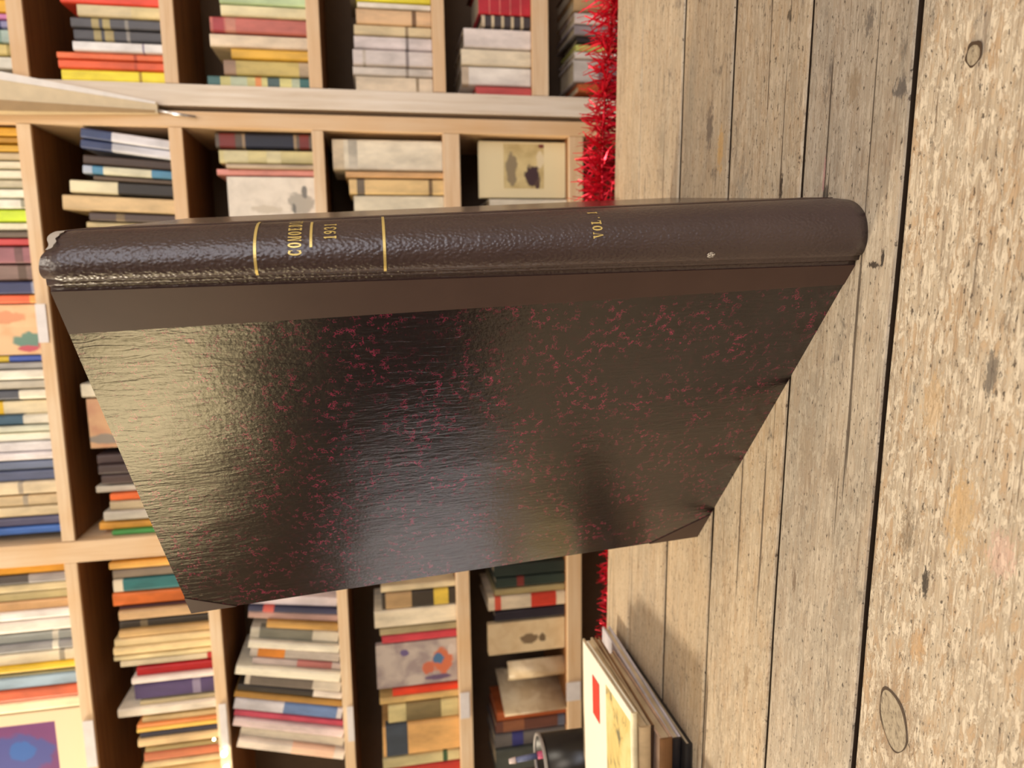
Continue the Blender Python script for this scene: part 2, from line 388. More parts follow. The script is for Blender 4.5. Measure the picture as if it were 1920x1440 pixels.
# boards
def board(bn, tn, bf, tf, out_sign, name, s0, s1, mat, thick=.003, off=0.0, warp=.0, nx=40, nz=40, worn=False, s1t=None, lift=0):
    """a slab between width fractions s0..s1 (metres from the joint) with uv in metres"""
    bm = bmesh.new(); uvl = bm.loops.layers.uv.new('UVMap')
    G = {}
    for side in (0, 1):
        for j in range(nz+1):
            t = j/nz; A = bn.lerp(tn, t); B = bf.lerp(tf, t); e = (B-A).normalized(); L = (B-A).length
            nr = Vector((e.y, -e.x))*out_sign
            a0 = s0; a1 = s1+((s1t if s1t is not None else s1)-s1)*t; a1 = min(a1, L)
            for i in range(nx+1):
                u = i/nx; s = a0+(a1-a0)*u
                bow = warp*math.sin(math.pi*min(1, s/L))*(.4+.6*t)
                p = A+e*s+nr*(off+bow-(thick if side else 0))
                z = BH*t if lift == 0 else lift+(BH-2*lift)*t
                G[side, i, j] = (bm.verts.new((p.x, p.y, ZT+z)), (s, z))
    def quad(keys):
        f = bm.faces.new([G[k][0] for k in keys])
        for lp, k in zip(f.loops, keys): lp[uvl].uv = G[k][1]
        return f
    for j in range(nz):
        for i in range(nx):
            quad([(0, i, j), (0, i+1, j), (0, i+1, j+1), (0, i, j+1)])
            quad([(1, i, j), (1, i, j+1), (1, i+1, j+1), (1, i+1, j)])
    for j in range(nz):
        quad([(0, nx, j), (1, nx, j), (1, nx, j+1), (0, nx, j+1)]).material_index = int(worn)
        quad([(0, 0, j), (0, 0, j+1), (1, 0, j+1), (1, 0, j)])
    for i in range(nx):
        quad([(0, i, 0), (1, i, 0), (1, i+1, 0), (0, i+1, 0)])
        quad([(0, i, nz), (0, i+1, nz), (1, i+1, nz), (1, i, nz)]).material_index = int(worn)
    return mesh_obj(name, bm, [mat, EDGE] if worn else mat, vol, True)
def auto_sharp(o, ang=40):
    for p in o.data.polygons: p.use_smooth = True
    o.data.set_sharp_from_angle(angle=math.radians(ang))
fb = board(BF_near, TF_near, BF_far, TF_far, -1, 'front_board', .0058, 99, MARBLE, warp=.0015, worn=True); auto_sharp(fb)
st = board(BF_near, TF_near, BF_far, TF_far, -1, 'leather_strip', .0056, .0205, CLOTH, thick=.0007, off=.0006, nx=8, s1t=.0325); auto_sharp(st)
bb = board(BB_near, TB_near, BB_far, TB_far, 1, 'back_board', .001, 99, MARBLE, nx=12, nz=12, worn=True); auto_sharp(bb)
bs = board(BB_near, TB_near, BB_far, TB_far, 1, 'leather_strip', .0008, .030, CLOTH, thick=.0007, off=.0006, nx=6, nz=12); auto_sharp(bs)
def corner(tri, name='leather_corner'):
    """leather corner patch on the front board; tri in (distance from far edge, height)"""
    bm = bmesh.new(); lo, hi = [], []
    n = 10
    pts = []
    for a, b in zip(tri, tri[1:]+tri[:1]):
        for k in range(n): pts.append((a[0]+(b[0]-a[0])*k/n, a[1]+(b[1]-a[1])*k/n))
    for ds, z in pts:
        t = z/BH; A = BF_near.lerp(TF_near, t); B = BF_far.lerp(TF_far, t); L = (B-A).length; e = (B-A)/L
        nr = Vector((-e.y, e.x)); s = L-ds
        bow = .0015*math.sin(math.pi*min(1, s/L))*(.4+.6*t)
        for lst, o_ in ((hi, .0006), (lo, -.0002)):
            p = A+e*s-nr*0+Vector((-e.y, e.x))*(-1 if Vector((-e.y, e.x)).y > 0 else 1)*(bow+o_)
            lst.append(bm.verts.new((p.x, p.y, ZT+z)))
    bm.faces.new(hi); bm.faces.new(lo[::-1])
    for k in range(len(hi)): bm.faces.new((hi[k], hi[(k+1) % len(hi)], lo[(k+1) % len(hi)], lo[k]))
    return mesh_obj(name, bm, CLOTH, vol)
corner([(-.0003, BH+.0002), (.024, BH+.0002), (-.0003, BH-.034)])
corner([(-.0003, -.0001+.0003), (-.0003, .047), (.037, .0003)])
# leaves: two thick fans lying against the boards, joined at the back
bm = bmesh.new()
def leaf_wedge(bn, tn, bf, tf, sgn, inner):
    V = []
    for t in (.012, .988):
        A = bn.lerp(tn, t); B = bf.lerp(tf, t); e = (B-A).normalized(); L = (B-A).length; nr = Vector((e.y, -e.x))*sgn
        p0 = A+e*.010-nr*.0035; p1 = A+e*(L-.006)-nr*.0035; p2 = A+e*(L-.010)-nr*(.0035+inner); p3 = A+e*.020-nr*.0090
        V.append([bm.verts.new((p.x, p.y, ZT+BH*t)) for p in (p0, p1, p2, p3)])
    a, b = V
    bm.faces.new(a); bm.faces.new(b[::-1])
    for k in range(4): bm.faces.new((a[k], a[(k+1) % 4], b[(k+1) % 4], b[k]))
leaf_wedge(BF_near, TF_near, BF_far, TF_far, -1, .016)
leaf_wedge(BB_near, TB_near, BB_far, TB_far, 1, .016)
mesh_obj('page_block', bm, PAGES, vol)
# gilt rules and lettering on the back
def wrap_poly(bm, a0, a1, z0, z1, off=.0003, na=None):
    """small rectangle on the spine: a = arc metres from the front joint, z above table"""
    t = (z0+z1)/2/BH; L = arclen(t); tot = L[-1]
    def f_of(a):
        a = max(0, min(tot, a))
        for k in range(48):
            if L[k+1] >= a: return (k+(a-L[k])/max(1e-9, L[k+1]-L[k]))/48
        return 1.0
    na = na or max(1, int((a1-a0)/.0015))
    prev = None
    for k in range(na+1):
        f = f_of(a0+(a1-a0)*k/na)
        q = [bm.verts.new(spine_pt(f, z, off)) for z in (z0, z1)]
        if prev: bm.faces.new((prev[0], q[0], q[1], prev[1]))
        prev = q
def wrap_pt(bm, a, z, off=.0003):
    t = z/BH; L = arclen(t); a = max(0, min(L[-1], a))
    for k in range(48):
        if L[k+1] >= a: return bm.verts.new(spine_pt((k+(a-L[k])/max(1e-9, L[k+1]-L[k]))/48, z, off))
    return bm.verts.new(spine_pt(1, z, off))
# a condensed old-style letter set: each letter is a list of quads in a unit cell
def R(x0, y0, x1, y1): return [(x0, y0), (x1, y0), (x1, y1), (x0, y1)]
def arc(cx, cy, rx, ry, a0, a1, n, thick, thin):
    q = []; P = []
    for k in range(n+1):
        a = math.radians(a0+(a1-a0)*k/n); c_, s_ = math.cos(a), math.sin(a)
        P.append(((cx+rx*c_, cy+ry*s_), (cx+(rx-thick)*c_, cy+(ry-thin)*s_)))
    for (o0, i0), (o1, i1) in zip(P, P[1:]): q.append([o0, o1, i1, i0])
    return q
TK, TN = .29, .14
def LETTER(ch):
    if ch == 'O': return arc(.5, .5, .46, .5, 0, 360, 24, TK, TN)
    if ch == 'C': return arc(.5, .5, .46, .5, 48, 312, 18, TK, TN)+[R(.78, .66, .86, .96), R(.78, .04, .86, .34)]
    if ch == 'D': return [R(.10, .02, .10+TK, .98), R(.0, 0, .5, TN), R(.0, 1-TN, .5, 1)]+arc(.46, .5, .50, .5, -90, 90, 14, TK, TN)
    if ch == 'M': return [R(.06, 0, .15, 1), R(.74, 0, .74+TK*.8, 1), [(.06, 1), (.28, 1), (.58, .05), (.46, .05)], [(.46, .05), (.56, .05), (.80, 1), (.74, 1)], R(-.02, 0, .24, TN), R(.64, 0, 1.02, TN)]
    if ch == 'E': return [R(.14, 0, .14+TK, 1), R(.0, 0, .86, TN), R(.0, 1-TN, .86, 1), R(.3, .46, .66, .55), R(.78, 0, .86, .3), R(.78, .7, .86, 1), R(.6, .36, .67, .65)]
    if ch == 'I': return [R(.5-TK/2, 0, .5+TK/2, 1), R(.22, 0, .78, TN), R(.22, 1-TN, .78, 1)]
    if ch == 'A': return [[(.42, 1), (.56, 1), (.98, 0), (.70, 0)], [(.42, 1), (.50, 1), (.18, 0), (.09, 0)], R(.24, .28, .72, .36), R(0, 0, .3, TN*.8), R(.62, 0, 1.02, TN*.8)]
    if ch == 'V': return [[(.02, 1), (.30, 1), (.58, 0), (.46, 0)], [(.80, 1), (.89, 1), (.58, 0), (.50, 0)], R(-.06, 1-TN*.8, .40, 1), R(.66, 1-TN*.8, 1.0, 1)]
    if ch == 'L': return [R(.16, 0, .16+TK, 1), R(.02, 0, .88, TN), R(.02, 1-TN, .54, 1), R(.80, 0, .88, .32)]
    if ch == '1': return [R(.5-TK/2, 0, .5+TK/2, 1), R(.2, 0, .8, TN), [(.5-TK/2, 1), (.5-TK/2, .86), (.2, .78), (.2, .84)]]
    if ch == '9': return arc(.5, .68, .42, .32, 0, 360, 18, TK*.85, TN)+arc(.36, .56, .56, .56, -80, 10, 9, TK*.8, TN)+[R(.12, .06, .34, .2)]
    if ch == '3': return arc(.44, .75, .42, .25, -80, 150, 12, TK*.8, TN)+arc(.44, .28, .48, .28, -150, 80, 12, TK*.85, TN)+[R(.08, .72, .26, .86), R(.04, .12, .22, .28)]
    if ch == '.': return [R(.34, 0, .66, .17)]
    return []
def gild(text, a0, z, hgt, wid, gap, slope=0.0):
    bm = bmesh.new(); a = a0
    for ch in text:
        k = .5 if ch in ' .' else 1
        for q in LETTER(ch):
            xs = [p[0]*(wid if k == 1 else wid*.7) for p in q]
            bm.faces.new([wrap_pt(bm, a+x, z+p[1]*hgt+slope*(a+x-a0)) for x, p in zip(xs, q)])
        a += wid*k+gap
    return mesh_obj('gilt_lettering', bm, GOLD, vol)
for z in (.3372, .2745):
    bm = bmesh.new(); wrap_poly(bm, .0015, .0545, z-.0007, z+.0007); mesh_obj('gilt_rule', bm, GOLD, vol)
bm = bmesh.new(); wrap_poly(bm, .0165, .0380, .3098, .3111); mesh_obj('gilt_rule', bm, GOLD, vol)
gild('COMOEDIA', .0125, .3150, .0066, .0030, .0008)['label'] = 'gilt lettering reading COMOEDIA'
gild('1931', .0205, .2980, .0062, .0028, .0007)['label'] = 'gilt lettering reading 1931'
gild('VOL. 1', .0175, .1590, .0056, .0032, .0009)['label'] = 'gilt lettering reading VOL. 1'
# little silver fleck and the scuffed head cap
bm = bmesh.new()
vs = [wrap_pt(bm, .0068+.0017*math.cos(a), .0965+.0024*math.sin(a)) for a in [2*math.pi*k/18 for k in range(18)]]
bm.faces.new(vs); SPK = NT('silver_fleck'); mk = SPK.noise(SPK.coord('Object', (1500, 1500, 1500)), 1, 3)
mesh_obj('silver_fleck', bm, SPK.out(Base_Color=SPK.ramp(mk, [(.42, (62, 46, 44)), (.5, (200, 196, 190))]), Roughness=.5), vol)['label'] = 'small pale speckled dot low on the spine'
bm = bmesh.new(); prev = None
for k in range(25):
    q = k/24; f = .53+.44*q; dep = .0010+.0052*(math.sin(math.pi*q)**.6 if 0 < q < 1 else 0)*(.45+.55*q)+.0004*math.sin(k*1.3)
    cap = -.0030*math.exp(-((f-.58)/.09)**2)
    lo, hi = spine_pt(f, BH-dep, .00028), spine_pt(f, BH-.0003, .0001)
    lo.z += cap; hi.z += cap+.0002
    lo, hi = bm.verts.new(lo), bm.verts.new(hi)
    if prev: bm.faces.new((prev[0], lo, hi, prev[1]))
    prev = (lo, hi)
mesh_obj('scuffed_head_cap', bm, WORN, vol, True)['label'] = 'pale scuffed patch at the head of the spine'
# the open volume stands on its two boards: its Empty sits at its foot
vol.location = (.03, .45, ZT)
for c in list(COL.objects):
    if c.parent == vol: c.data.transform(Matrix.Translation((-.03, -.45, -ZT)))

# ------------------------------------------------------------------ bookcases
YB, DEP = 1.40, .24
CASES = {
 'top':    dict(x0=.3165, x1=1.16, z=[(.563+.0, .588), (.325, .348), (.079, .102), (-.147, -.124), (-.346, -.314)]),
 'middle': dict(x0=-.469, x1=.3075, z=[(.570, .592), (.326, .349), (.082, .103), (-.170, -.138), (-.415, -.386)]),
 'bottom': dict(x0=-1.36, x1=-.469, z=[(.571, .593), (.325, .347), (.081, .102), (-.168, -.140), (-.411, -.379)]),
}
for nm, c in CASES.items():
    root = thing('bookcase', {'top': 'pale pine bookcase along the top edge of the photo', 'middle': 'pale pine bookcase behind the big brown volume',
        'bottom': 'pale pine bookcase along the bottom edge of the photo'}[nm], 'bookcase', (0, 0, 0), group='pine bookcases')
    c['root'] = root
    x0, x1 = c['x0'], c['x1']
    pl = {'top': .037, 'middle': 0, 'bottom': .032}[nm]; pr = {'top': .03, 'middle': .0275, 'bottom': .041}[nm]
    if nm != 'middle': boxo('side_panel', x0, x0+pl, YB, YB+DEP, 0, 2.35, PINE_W, root, .0015)
    boxo('side_panel', x1-pr, x1, YB, YB+DEP, 0, 2.35, PINE_Z, root, .0015)
    xa, xb = x0+pl+.0006, x1-pr-.0006
    if nm == 'middle': xa = x0+.0012
    c['xa'], c['xb'] = xa, xb
    boxo('back_panel', xa, xb, YB+DEP-.012, YB+DEP, .02, 2.34, BACK, root)
    zs = [(a+ZC, b+ZC) for a, b in c['z']]
    for z0, z1 in zs+[(.36, .39), (.05, .08), (zs[0][0]+.30, zs[0][1]+.30), (zs[0][0]+.58, zs[0][1]+.58)]:
        sh = boxo('shelf', xa, xb, YB+.0082, YB+DEP-.0125, z0, z1, SHADED_PINE_X, root)  # body coloured dark in place of the shade beneath
        boxo('pale_shelf_front', xa, xb, YB+.0005, YB+.008, z0, z1, PINE_X, sh, .001)  # pale strip added so the darkened body keeps a pine front
TAGM = flat('white_label_card', (238, 234, 236), .4)
def shelf_tag(nm, x0, y0, x1, y1):
    a, b = at_y(x0, y0, YB), at_y(x1, y1, YB)
    boxo('shelf_label', min(a.x, b.x), max(a.x, b.x), YB-.0025, YB-.0004, min(a.z, b.z), max(a.z, b.z), TAGM, CASES[nm]['root'])
shelf_tag('middle', 66, 570, 93, 642); shelf_tag('bottom', 155, 1352, 184, 1436); shelf_tag('bottom', 410, 1320, 430, 1400)
shelf_tag('bottom', 650, 1325, 665, 1388); shelf_tag('bottom', 862, 1299, 881, 1345); shelf_tag('bottom', 1062, 1280, 1088, 1311)

# ------------------------------------------------------------------ shelved books
ROWN = {0: 'leftmost row', 1: 'second row from left', 2: 'third row from left', 3: 'fourth row from left', 4: 'fifth row from left', 5: 'sixth row from left'}
def book_mesh(W, H, D, th=.0022, inset=.003, rnd=None, bevel=True):
    """a C-shaped case: spine with a rounded front, two boards; origin at the foot of the spine"""
    bm = bmesh.new(); h = W/2; r = min(h*.55, .004) if rnd is None else rnd
    out = [(h, D)]
    for k in range(5):
        a = math.radians(90*k/4); out.append((h-r+r*math.cos(a), r-r*math.sin(a)))
    for k in range(5):
        a = math.radians(90*k/4); out.append((-h+r-r*math.sin(a), r-r*math.cos(a)))
    out.append((-h, D))
    t = min(th, W*.2); inn = [(-h+t, D), (-h+t, t+.0005), (h-t, t+.0005), (h-t, D)]
    ring = out+inn; lo = [bm.verts.new((x, y, 0)) for x, y in ring]; hi = [bm.verts.new((x, y, H)) for x, y in ring]
    n = len(ring)
    for k in range(n): bm.faces.new((lo[k], lo[(k+1) % n], hi[(k+1) % n], hi[k]))
    bm.faces.new(hi); bm.faces.new(lo[::-1])
    pb = bmesh.new(); box(pb, -h+t+.0002, h-t-.0002, t+.001, D-inset, inset*.7, H-inset)
    return bm, pb
def book(label, x, y, z, W, H, D, rgb, tilt=0, bands=(), group=None, rough=.5, name='book'):
    root = thing(name, label, 'book', (x, y, z), (0, tilt, 0), group)
    c, p = book_mesh(W, H, D)
    mesh_obj('cover', c, paper(rgb, rough), root); mesh_obj('page_block', p, PAGES, root)
    for f0, f1, col in bands:
        bm = bmesh.new(); h = W/2-.0001; r = min(W/2*.55, .004); e = .00025; pts = [(h+e, .02)]
        for k in range(4):
            a = math.radians(90*k/3); pts.append((h-r+(r+e)*math.cos(a), r-(r+e)*math.sin(a)))
        for k in range(4):
            a = math.radians(90*k/3); pts.append((-h+r-(r+e)*math.sin(a), r-(r+e)*math.cos(a)))
        pts.append((-h-e, .02))
        a_, b_ = [bm.verts.new((px, py, H*f0)) for px, py in pts], [bm.verts.new((px, py, H*f1)) for px, py in pts]
        for k in range(len(pts)-1): bm.faces.new((a_[k], a_[k+1], b_[k+1], b_[k]))
        mesh_obj('spine_label', bm, paper(col, rough), root)
    return root
NBOOK = 0
USED = set()
def row(case, k, entries, lean=None, ysp=.012):
    """entries from the right upright leftwards: (y0, y1, x_of_top, colour name, rgb[, bands]); y, x read off the photo"""
    c = CASES[case]; zfoot = c['z'][k][1]+ZC if k < 5 else .39
    prev = None; limit = None
    for i, en in enumerate(entries):
        y0, y1, xt, cn, rgb = en[:5]; bands = en[5] if len(en) > 5 else (); face = len(en) > 6 and en[6]
        Y = YB+ysp+random.uniform(0, .012)+(.004 if face else 0)
        ym = (y0+y1)/2
        top = at_y(xt, ym, Y)
        # where the foot shows: walk down the column
        xf = xt
        while at_y(xf, ym, Y).z > zfoot and xf < 1500: xf += 2
        xm = (xt+xf)/2
        a, b = at_y(xm, y0, Y), at_y(xm, y1, Y)
        X0, X1 = b.x, a.x
        tl = 0
        if lean: tl = lean[0]+(lean[1]-lean[0])*i/max(1, len(entries)-1)
        tl = math.radians(tl)
        W = (X1-X0)*math.cos(tl)-.0006
        W = max(W, .004)
        Hh = (top.z-zfoot)/math.cos(tl)-W*math.sin(abs(tl))*.5
        xc = (X0+X1)/2-math.tan(tl)*((top.z-zfoot)/2)
        if not lean:
            rgt = xc+W/2; lft = xc-W/2
            rgt = min(rgt, c['xb']-.0006, 9 if limit is None else limit-.0005)
            lft = max(min(lft, rgt-.0045), c['xa']+.0006)
            W, xc = rgt-lft, (rgt+lft)/2
            limit = lft
        else:
            tn_ = math.tan(tl); half = W/2/math.cos(tl); shift = 0
            xr0 = xc+half                       # right face at the foot
            if prev is None:
                shift = max(0, xr0+tn_*(Hh+.01)-(c['xb']-.001))
            else:
                pl0, pt, ph = prev
                for h in (0, min(ph, Hh)):
                    shift = max(shift, xr0+tn_*h-(pl0+pt*h)+.0008)
            xc -= shift
            prev = (xc-half-.0002, tn_, Hh*math.cos(tl)+.002)
        nxt = entries[i+1][3] if i+1 < len(entries) else None
        prv = entries[i-1][3] if i else None
        size = 'thick' if W > .030 else 'slim' if W < .0125 else ''
        kind = 'face-out book' if face else 'book'
        if nxt and prv: nb = f'between {prv} and {nxt} ones'
        elif nxt: nb = f'next to {nxt} one'
        elif prv: nb = f'next to {prv} one'
        else: nb = 'alone'
        lab = f'{size} {cn} {kind} {nb}, {ROWN[k]}, {case} bookcase'.strip().replace('  ', ' ')
        if len(lab.split()) > 16: lab = lab.replace(' ones,', ',').replace(' one,', ',')
        if len(lab.split()) > 16: lab = lab.replace(' from left', '')
        if len(lab.split()) > 16: lab = lab.replace(size+' ', '', 1)
        if lab in USED: print('DUP', lab)
        USED.add(lab)
        g = f'{ROWN[k]} of books, {case} bookcase'
        if face:
            root = thing('book', lab, 'book', (xc, Y, zfoot+.0004), (0, 0, 0), g)
            bm = bmesh.new(); W2 = W; D2 = .014
            box(bm, -W2/2, W2/2, 0, .0015, 0, top.z-zfoot); box(bm, -W2/2, W2/2, D2-.0015, D2, 0, top.z-zfoot); box(bm, W2/2-.002, W2/2, .0015, D2-.0015, 0, top.z-zfoot)
            mesh_obj('cover', bm, face(rgb) if callable(face) else paper(rgb), root)
            bm = bmesh.new(); box(bm, -W2/2+.002, W2/2-.0022, .0016, D2-.0016, .002, top.z-zfoot-.002); mesh_obj('page_block', bm, PAGES, root)
        else:
            dz = abs(math.sin(tl))*W/2
            book(lab, xc, Y, zfoot+dz+.0002, W, Hh, random.uniform(.105, .14), rgb, tl, bands, g)
W_ = (244, 238, 226)
def picture(base, blobs, border=None, box_=None, scale=20, seed=0.0):
    """a printed cover: mottled ground, soft-edged shapes (x, z, half width, half height, colour), optional plain border"""
    def f(rgb):
        t = NT('picture_cover'); P = t.coord('Object')
        c = t.n('ShaderNodeVectorMath', {0: t.coord('Object', (scale,)*3), 1: (seed, seed*1.7, seed*.3)}, operation='ADD').outputs[0]
        col = t.ramp(t.noise(c, 1, 3, .5, .4), base)
        wob = t.math('MULTIPLY', t.math('SUBTRACT', t.noise(c, 2.2, 4, .6), .5), 1.3)
        for x, z, rx, rz, bc in blobs:
            d = t.n('ShaderNodeVectorMath', {0: t.n('ShaderNodeMapping', {'Vector': P, 'Location': (-x/rx, 0, -z/rz), 'Scale': (1/rx, 0, 1/rz)}).outputs[0]}, operation='LENGTH').outputs[1]
            col = t.mix(t.ramp(t.math('ADD', d, wob), [(.8, 1.0), (1.0, 0.0)]), col, bc)
        if border:
            xyz = t.n('ShaderNodeSeparateXYZ', {0: P}); x0, x1, z0, z1 = box_
            m = t.math('MULTIPLY', t.math('MULTIPLY', t.math('GREATER_THAN', xyz.outputs[0], x0), t.math('LESS_THAN', xyz.outputs[0], x1)),
                       t.math('MULTIPLY', t.math('GREATER_THAN', xyz.outputs[2], z0), t.math('LESS_THAN', xyz.outputs[2], z1)))
            col = t.mix(m, border, col)
        return t.out(Base_Color=col, Roughness=.35)
    return f
def art(stops, scale=22, seed=0.0, bg=None, box_=None, kind='noise'):
    """a printed picture cover"""
    def f(rgb):
        t = NT('picture_cover'); c = t.n('ShaderNodeVectorMath', {0: t.coord('Object', (scale,)*3), 1: (seed, seed*1.7, seed*.3)}, operation='ADD').outputs[0]
        col = t.ramp(t.noise(c, 1, 3, .5, .6), stops)
        if bg:
            xyz = t.n('ShaderNodeSeparateXYZ', {0: t.coord('Object')})
            x0, x1, z0, z1 = box_
            m = t.math('MULTIPLY', t.math('MULTIPLY', t.math('GREATER_THAN', xyz.outputs[0], x0), t.math('LESS_THAN', xyz.outputs[0], x1)),
                       t.math('MULTIPLY', t.math('GREATER_THAN', xyz.outputs[2], z0), t.math('LESS_THAN', xyz.outputs[2], z1)))
            col = t.mix(m, bg, col)
        return t.out(Base_Color=col, Roughness=.35)
    return f

row('top', 0, [(-60, -36, -160, 'cream', (230, 215, 180)), (-34, -8, -165, 'pale grey', (200, 200, 195)), (-6, 20, -160, 'amber', (245, 188, 60)), (22, 32, -150, 'pink', (222, 138, 198)), (33, 49, -158, 'navy', (62, 66, 120), [(.05, .12, (150, 150, 190))]),
    (51, 77, -165, 'grey-green', (140, 172, 160), [(.04, .12, (190, 214, 205))]), (79, 101, -150, 'straw', (222, 202, 130), [(.05, .1, (180, 160, 90))]), (103, 127, -160, 'white', (242, 240, 226))])
row('top', 1, [(-52, -24, 118, 'slate', (96, 100, 108)), (-22, 9, 112, 'vermilion', (246, 82, 58)), (10, 33, 145, 'buff', (222, 206, 166), [(.0, .36, (232, 214, 160))]),
    (34, 55, 133, 'charcoal and gilt', (88, 88, 94), [(.70, .78, (170, 156, 110)), (.58, .66, (176, 162, 112)), (.38, .42, (150, 146, 140))]),
    (57, 78, 139, 'dark grey gilt', (84, 84, 90), [(.70, .78, (170, 156, 110)), (.56, .66, (182, 166, 116)), (.38, .42, (150, 146, 140))]),
    (79, 98, 137, 'white', (248, 246, 248), [(.22, .24, (140, 130, 160))]), (98, 113, 107, 'light orange', (252, 124, 76), [(.27, .30, (190, 80, 50))]), (114, 131, 110, 'deep orange', (240, 104, 62), [(.27, .30, (190, 80, 50))]),
    (132, 154, 116, 'bright yellow', (252, 228, 60), [(.24, .27, (180, 150, 40))])])
row('top', 2, [(-55, -14, 400, 'tan', (200, 170, 130)), (-12, 9, 411, 'mint', (206, 234, 184)), (11, 33, 414, 'primrose', (238, 228, 184)), (34, 63, 394, 'brick rose', (198, 112, 100), [(.86, .97, (170, 66, 70)), (.74, .84, (206, 140, 120))]),
    (66, 91, 394, 'cream', (242, 224, 196)), (93, 113, 434, 'golden yellow', (240, 186, 62), [(0, 1, (240, 190, 70))]), (114, 143, 420, 'ochre beige', (204, 184, 110), [(.86, 1, (170, 140, 116)), (.0, .12, (190, 170, 140))]),
    (144, 164, 390, 'multicoloured', (222, 216, 146), [(.88, 1, (70, 110, 110)), (.62, .78, (196, 208, 180)), (.48, .54, (230, 150, 90)), (.3, .42, (80, 104, 104)), (.0, .1, (60, 110, 110)), (.1, .18, (196, 208, 180))])])
row('top', 3, [(-60, -8, 655, 'grey', (150, 140, 128)), (-7, 5, 668, 'yellow', (250, 232, 60)), (6, 17, 670, 'white', (244, 236, 222)), (18, 47, 668, 'peach', (226, 190, 148), [(.2, .26, (120, 90, 60))]), (48, 68, 664, 'sand', (222, 204, 164), [(.3, .34, (150, 130, 100))]),
    (69, 93, 664, 'pale lilac', (238, 228, 228), [(.3, .34, (150, 140, 140))]), (94, 124, 662, 'ash white', (222, 214, 212), [(.3, .34, (150, 140, 140)), (.84, .88, (200, 190, 180))]), (125, 143, 662, 'bone', (228, 220, 210), [(.3, .34, (160, 150, 140))]), (144, 176, 668, 'cream', (230, 214, 188), [(.18, .22, (170, 150, 120))])])
row('top', 4, [(-70, -34, 890, 'brown', (110, 72, 50)), (-32, 28, 897, 'crimson', (186, 40, 54), [(.18, .2, (220, 120, 110)), (.38, .4, (220, 120, 110)), (.58, .6, (220, 120, 110)), (.78, .8, (220, 120, 110))]),
    (29, 52, 903, 'black banded', (66, 58, 60), [(.14, .2, (206, 190, 160)), (.34, .4, (206, 190, 160)), (.54, .6, (206, 190, 160)), (.74, .8, (206, 190, 160)), (.93, 1, (200, 184, 160))]),
    (54, 91, 870, 'white', (242, 232, 228)), (93, 124, 865, 'ivory', (238, 226, 200)), (126, 161, 866, 'paper white', (246, 238, 230), [(.9, 1, (214, 196, 172))]), (163, 181, 893, 'coral red', (206, 86, 84))])
row('top', 5, [(-30, -2, 1076, 'brown', (120, 84, 60)), (0, 27, 1076, 'tan', (196, 164, 120)), (29, 50, 1078, 'pinkish white', (232, 218, 216)), (52, 71, 1077, 'grey', (150, 142, 148)), (73, 86, 1082, 'black', (50, 44, 44)),
    (88, 100, 1080, 'lime streaked', (206, 210, 120)), (101, 114, 1078, 'white', (232, 224, 220)), (116, 158, 1076, 'grey pictorial', (206, 200, 196), [(.6, .8, (130, 120, 130))]), (160, 177, 1084, 'rust orange', (196, 104, 52))])

row('middle', 0, [(237, 253, -140, 'gold', (208, 158, 36)), (255, 268, -138, 'deep gold', (196, 146, 34)), (270, 283, -140, 'mustard', (212, 166, 50)), (285, 299, -125, 'beige', (204, 186, 150)), (301, 316, -135, 'cream', (232, 224, 196)),
    (318, 335, -130, 'ivory', (240, 236, 212)), (337, 352, -138, 'pale', (226, 218, 188)), (354, 371, -140, 'white', (246, 244, 224)), (373, 391, -135, 'chalk white', (244, 242, 228), [(.03, .07, (170, 170, 150))]), (393, 416, -130, 'lime', (212, 240, 56)),
    (418, 432, -125, 'creamy', (240, 234, 206)), (434, 445, -120, 'taupe', (112, 98, 86)), (447, 461, -128, 'red', (206, 74, 76)), (463, 494, -135, 'mauve', (150, 98, 108), [(.10, .18, (120, 84, 86))]), (497, 527, -130, 'dusky brown', (150, 124, 116), [(.10, .18, (110, 88, 76))]),
    (529, 552, -125, 'navy', (56, 64, 108), [(.02, .06, (150, 160, 190))]), (554, 570, -130, 'orange', (238, 106, 66), [(.0, .09, (240, 160, 80))]),
    (572, 667, -120, 'painted tan', (236, 190, 140), (), picture([(.3, (228, 176, 126)), (.6, (240, 200, 152))], [(-.02, .024, .016, .030, (96, 140, 124)), (-.03, .004, .012, .010, (206, 90, 90)), (.022, .060, .012, .030, (222, 150, 104)), (-.034, .030, .006, .020, (200, 70, 90))], scale=24)),
    (669, 680, -120, 'blue and yellow', (70, 96, 180), [(.35, 1, (230, 200, 60))]), (682, 694, -125, 'grey', (170, 170, 168)), (696, 714, -122, 'white', (244, 240, 226)), (716, 732, -130, 'light grey', (214, 208, 192)),
    (734, 751, -128, 'slate and white', (84, 88, 100), [(0, .26, (240, 234, 214))]), (753, 779, -124, 'cream and yellow', (236, 222, 186), [(.42, .52, (240, 196, 40))]), (781, 799, -130, 'teal', (62, 96, 120), [(0, .24, (240, 236, 220))]), (801, 812, -128, 'pale green', (222, 226, 206)),
    (814, 830, -126, 'milk white', (244, 240, 226)), (832, 850, -124, 'snow white', (244, 240, 244)), (852, 866, -130, 'frost white', (240, 234, 238)), (868, 884, -128, 'blue-grey', (112, 124, 152)), (886, 905, -128, 'steel blue', (102, 112, 144)),
    (907, 930, -120, 'cream', (236, 218, 184), [(.3, .34, (180, 168, 150))]), (932, 952, -120, 'buff', (230, 208, 168), [(.28, .32, (180, 168, 150))]), (954, 972, -122, 'oatmeal', (232, 214, 176)), (974, 990, -128, 'slate violet', (94, 94, 124)), (992, 1006, -130, 'cobalt', (76, 122, 204))])
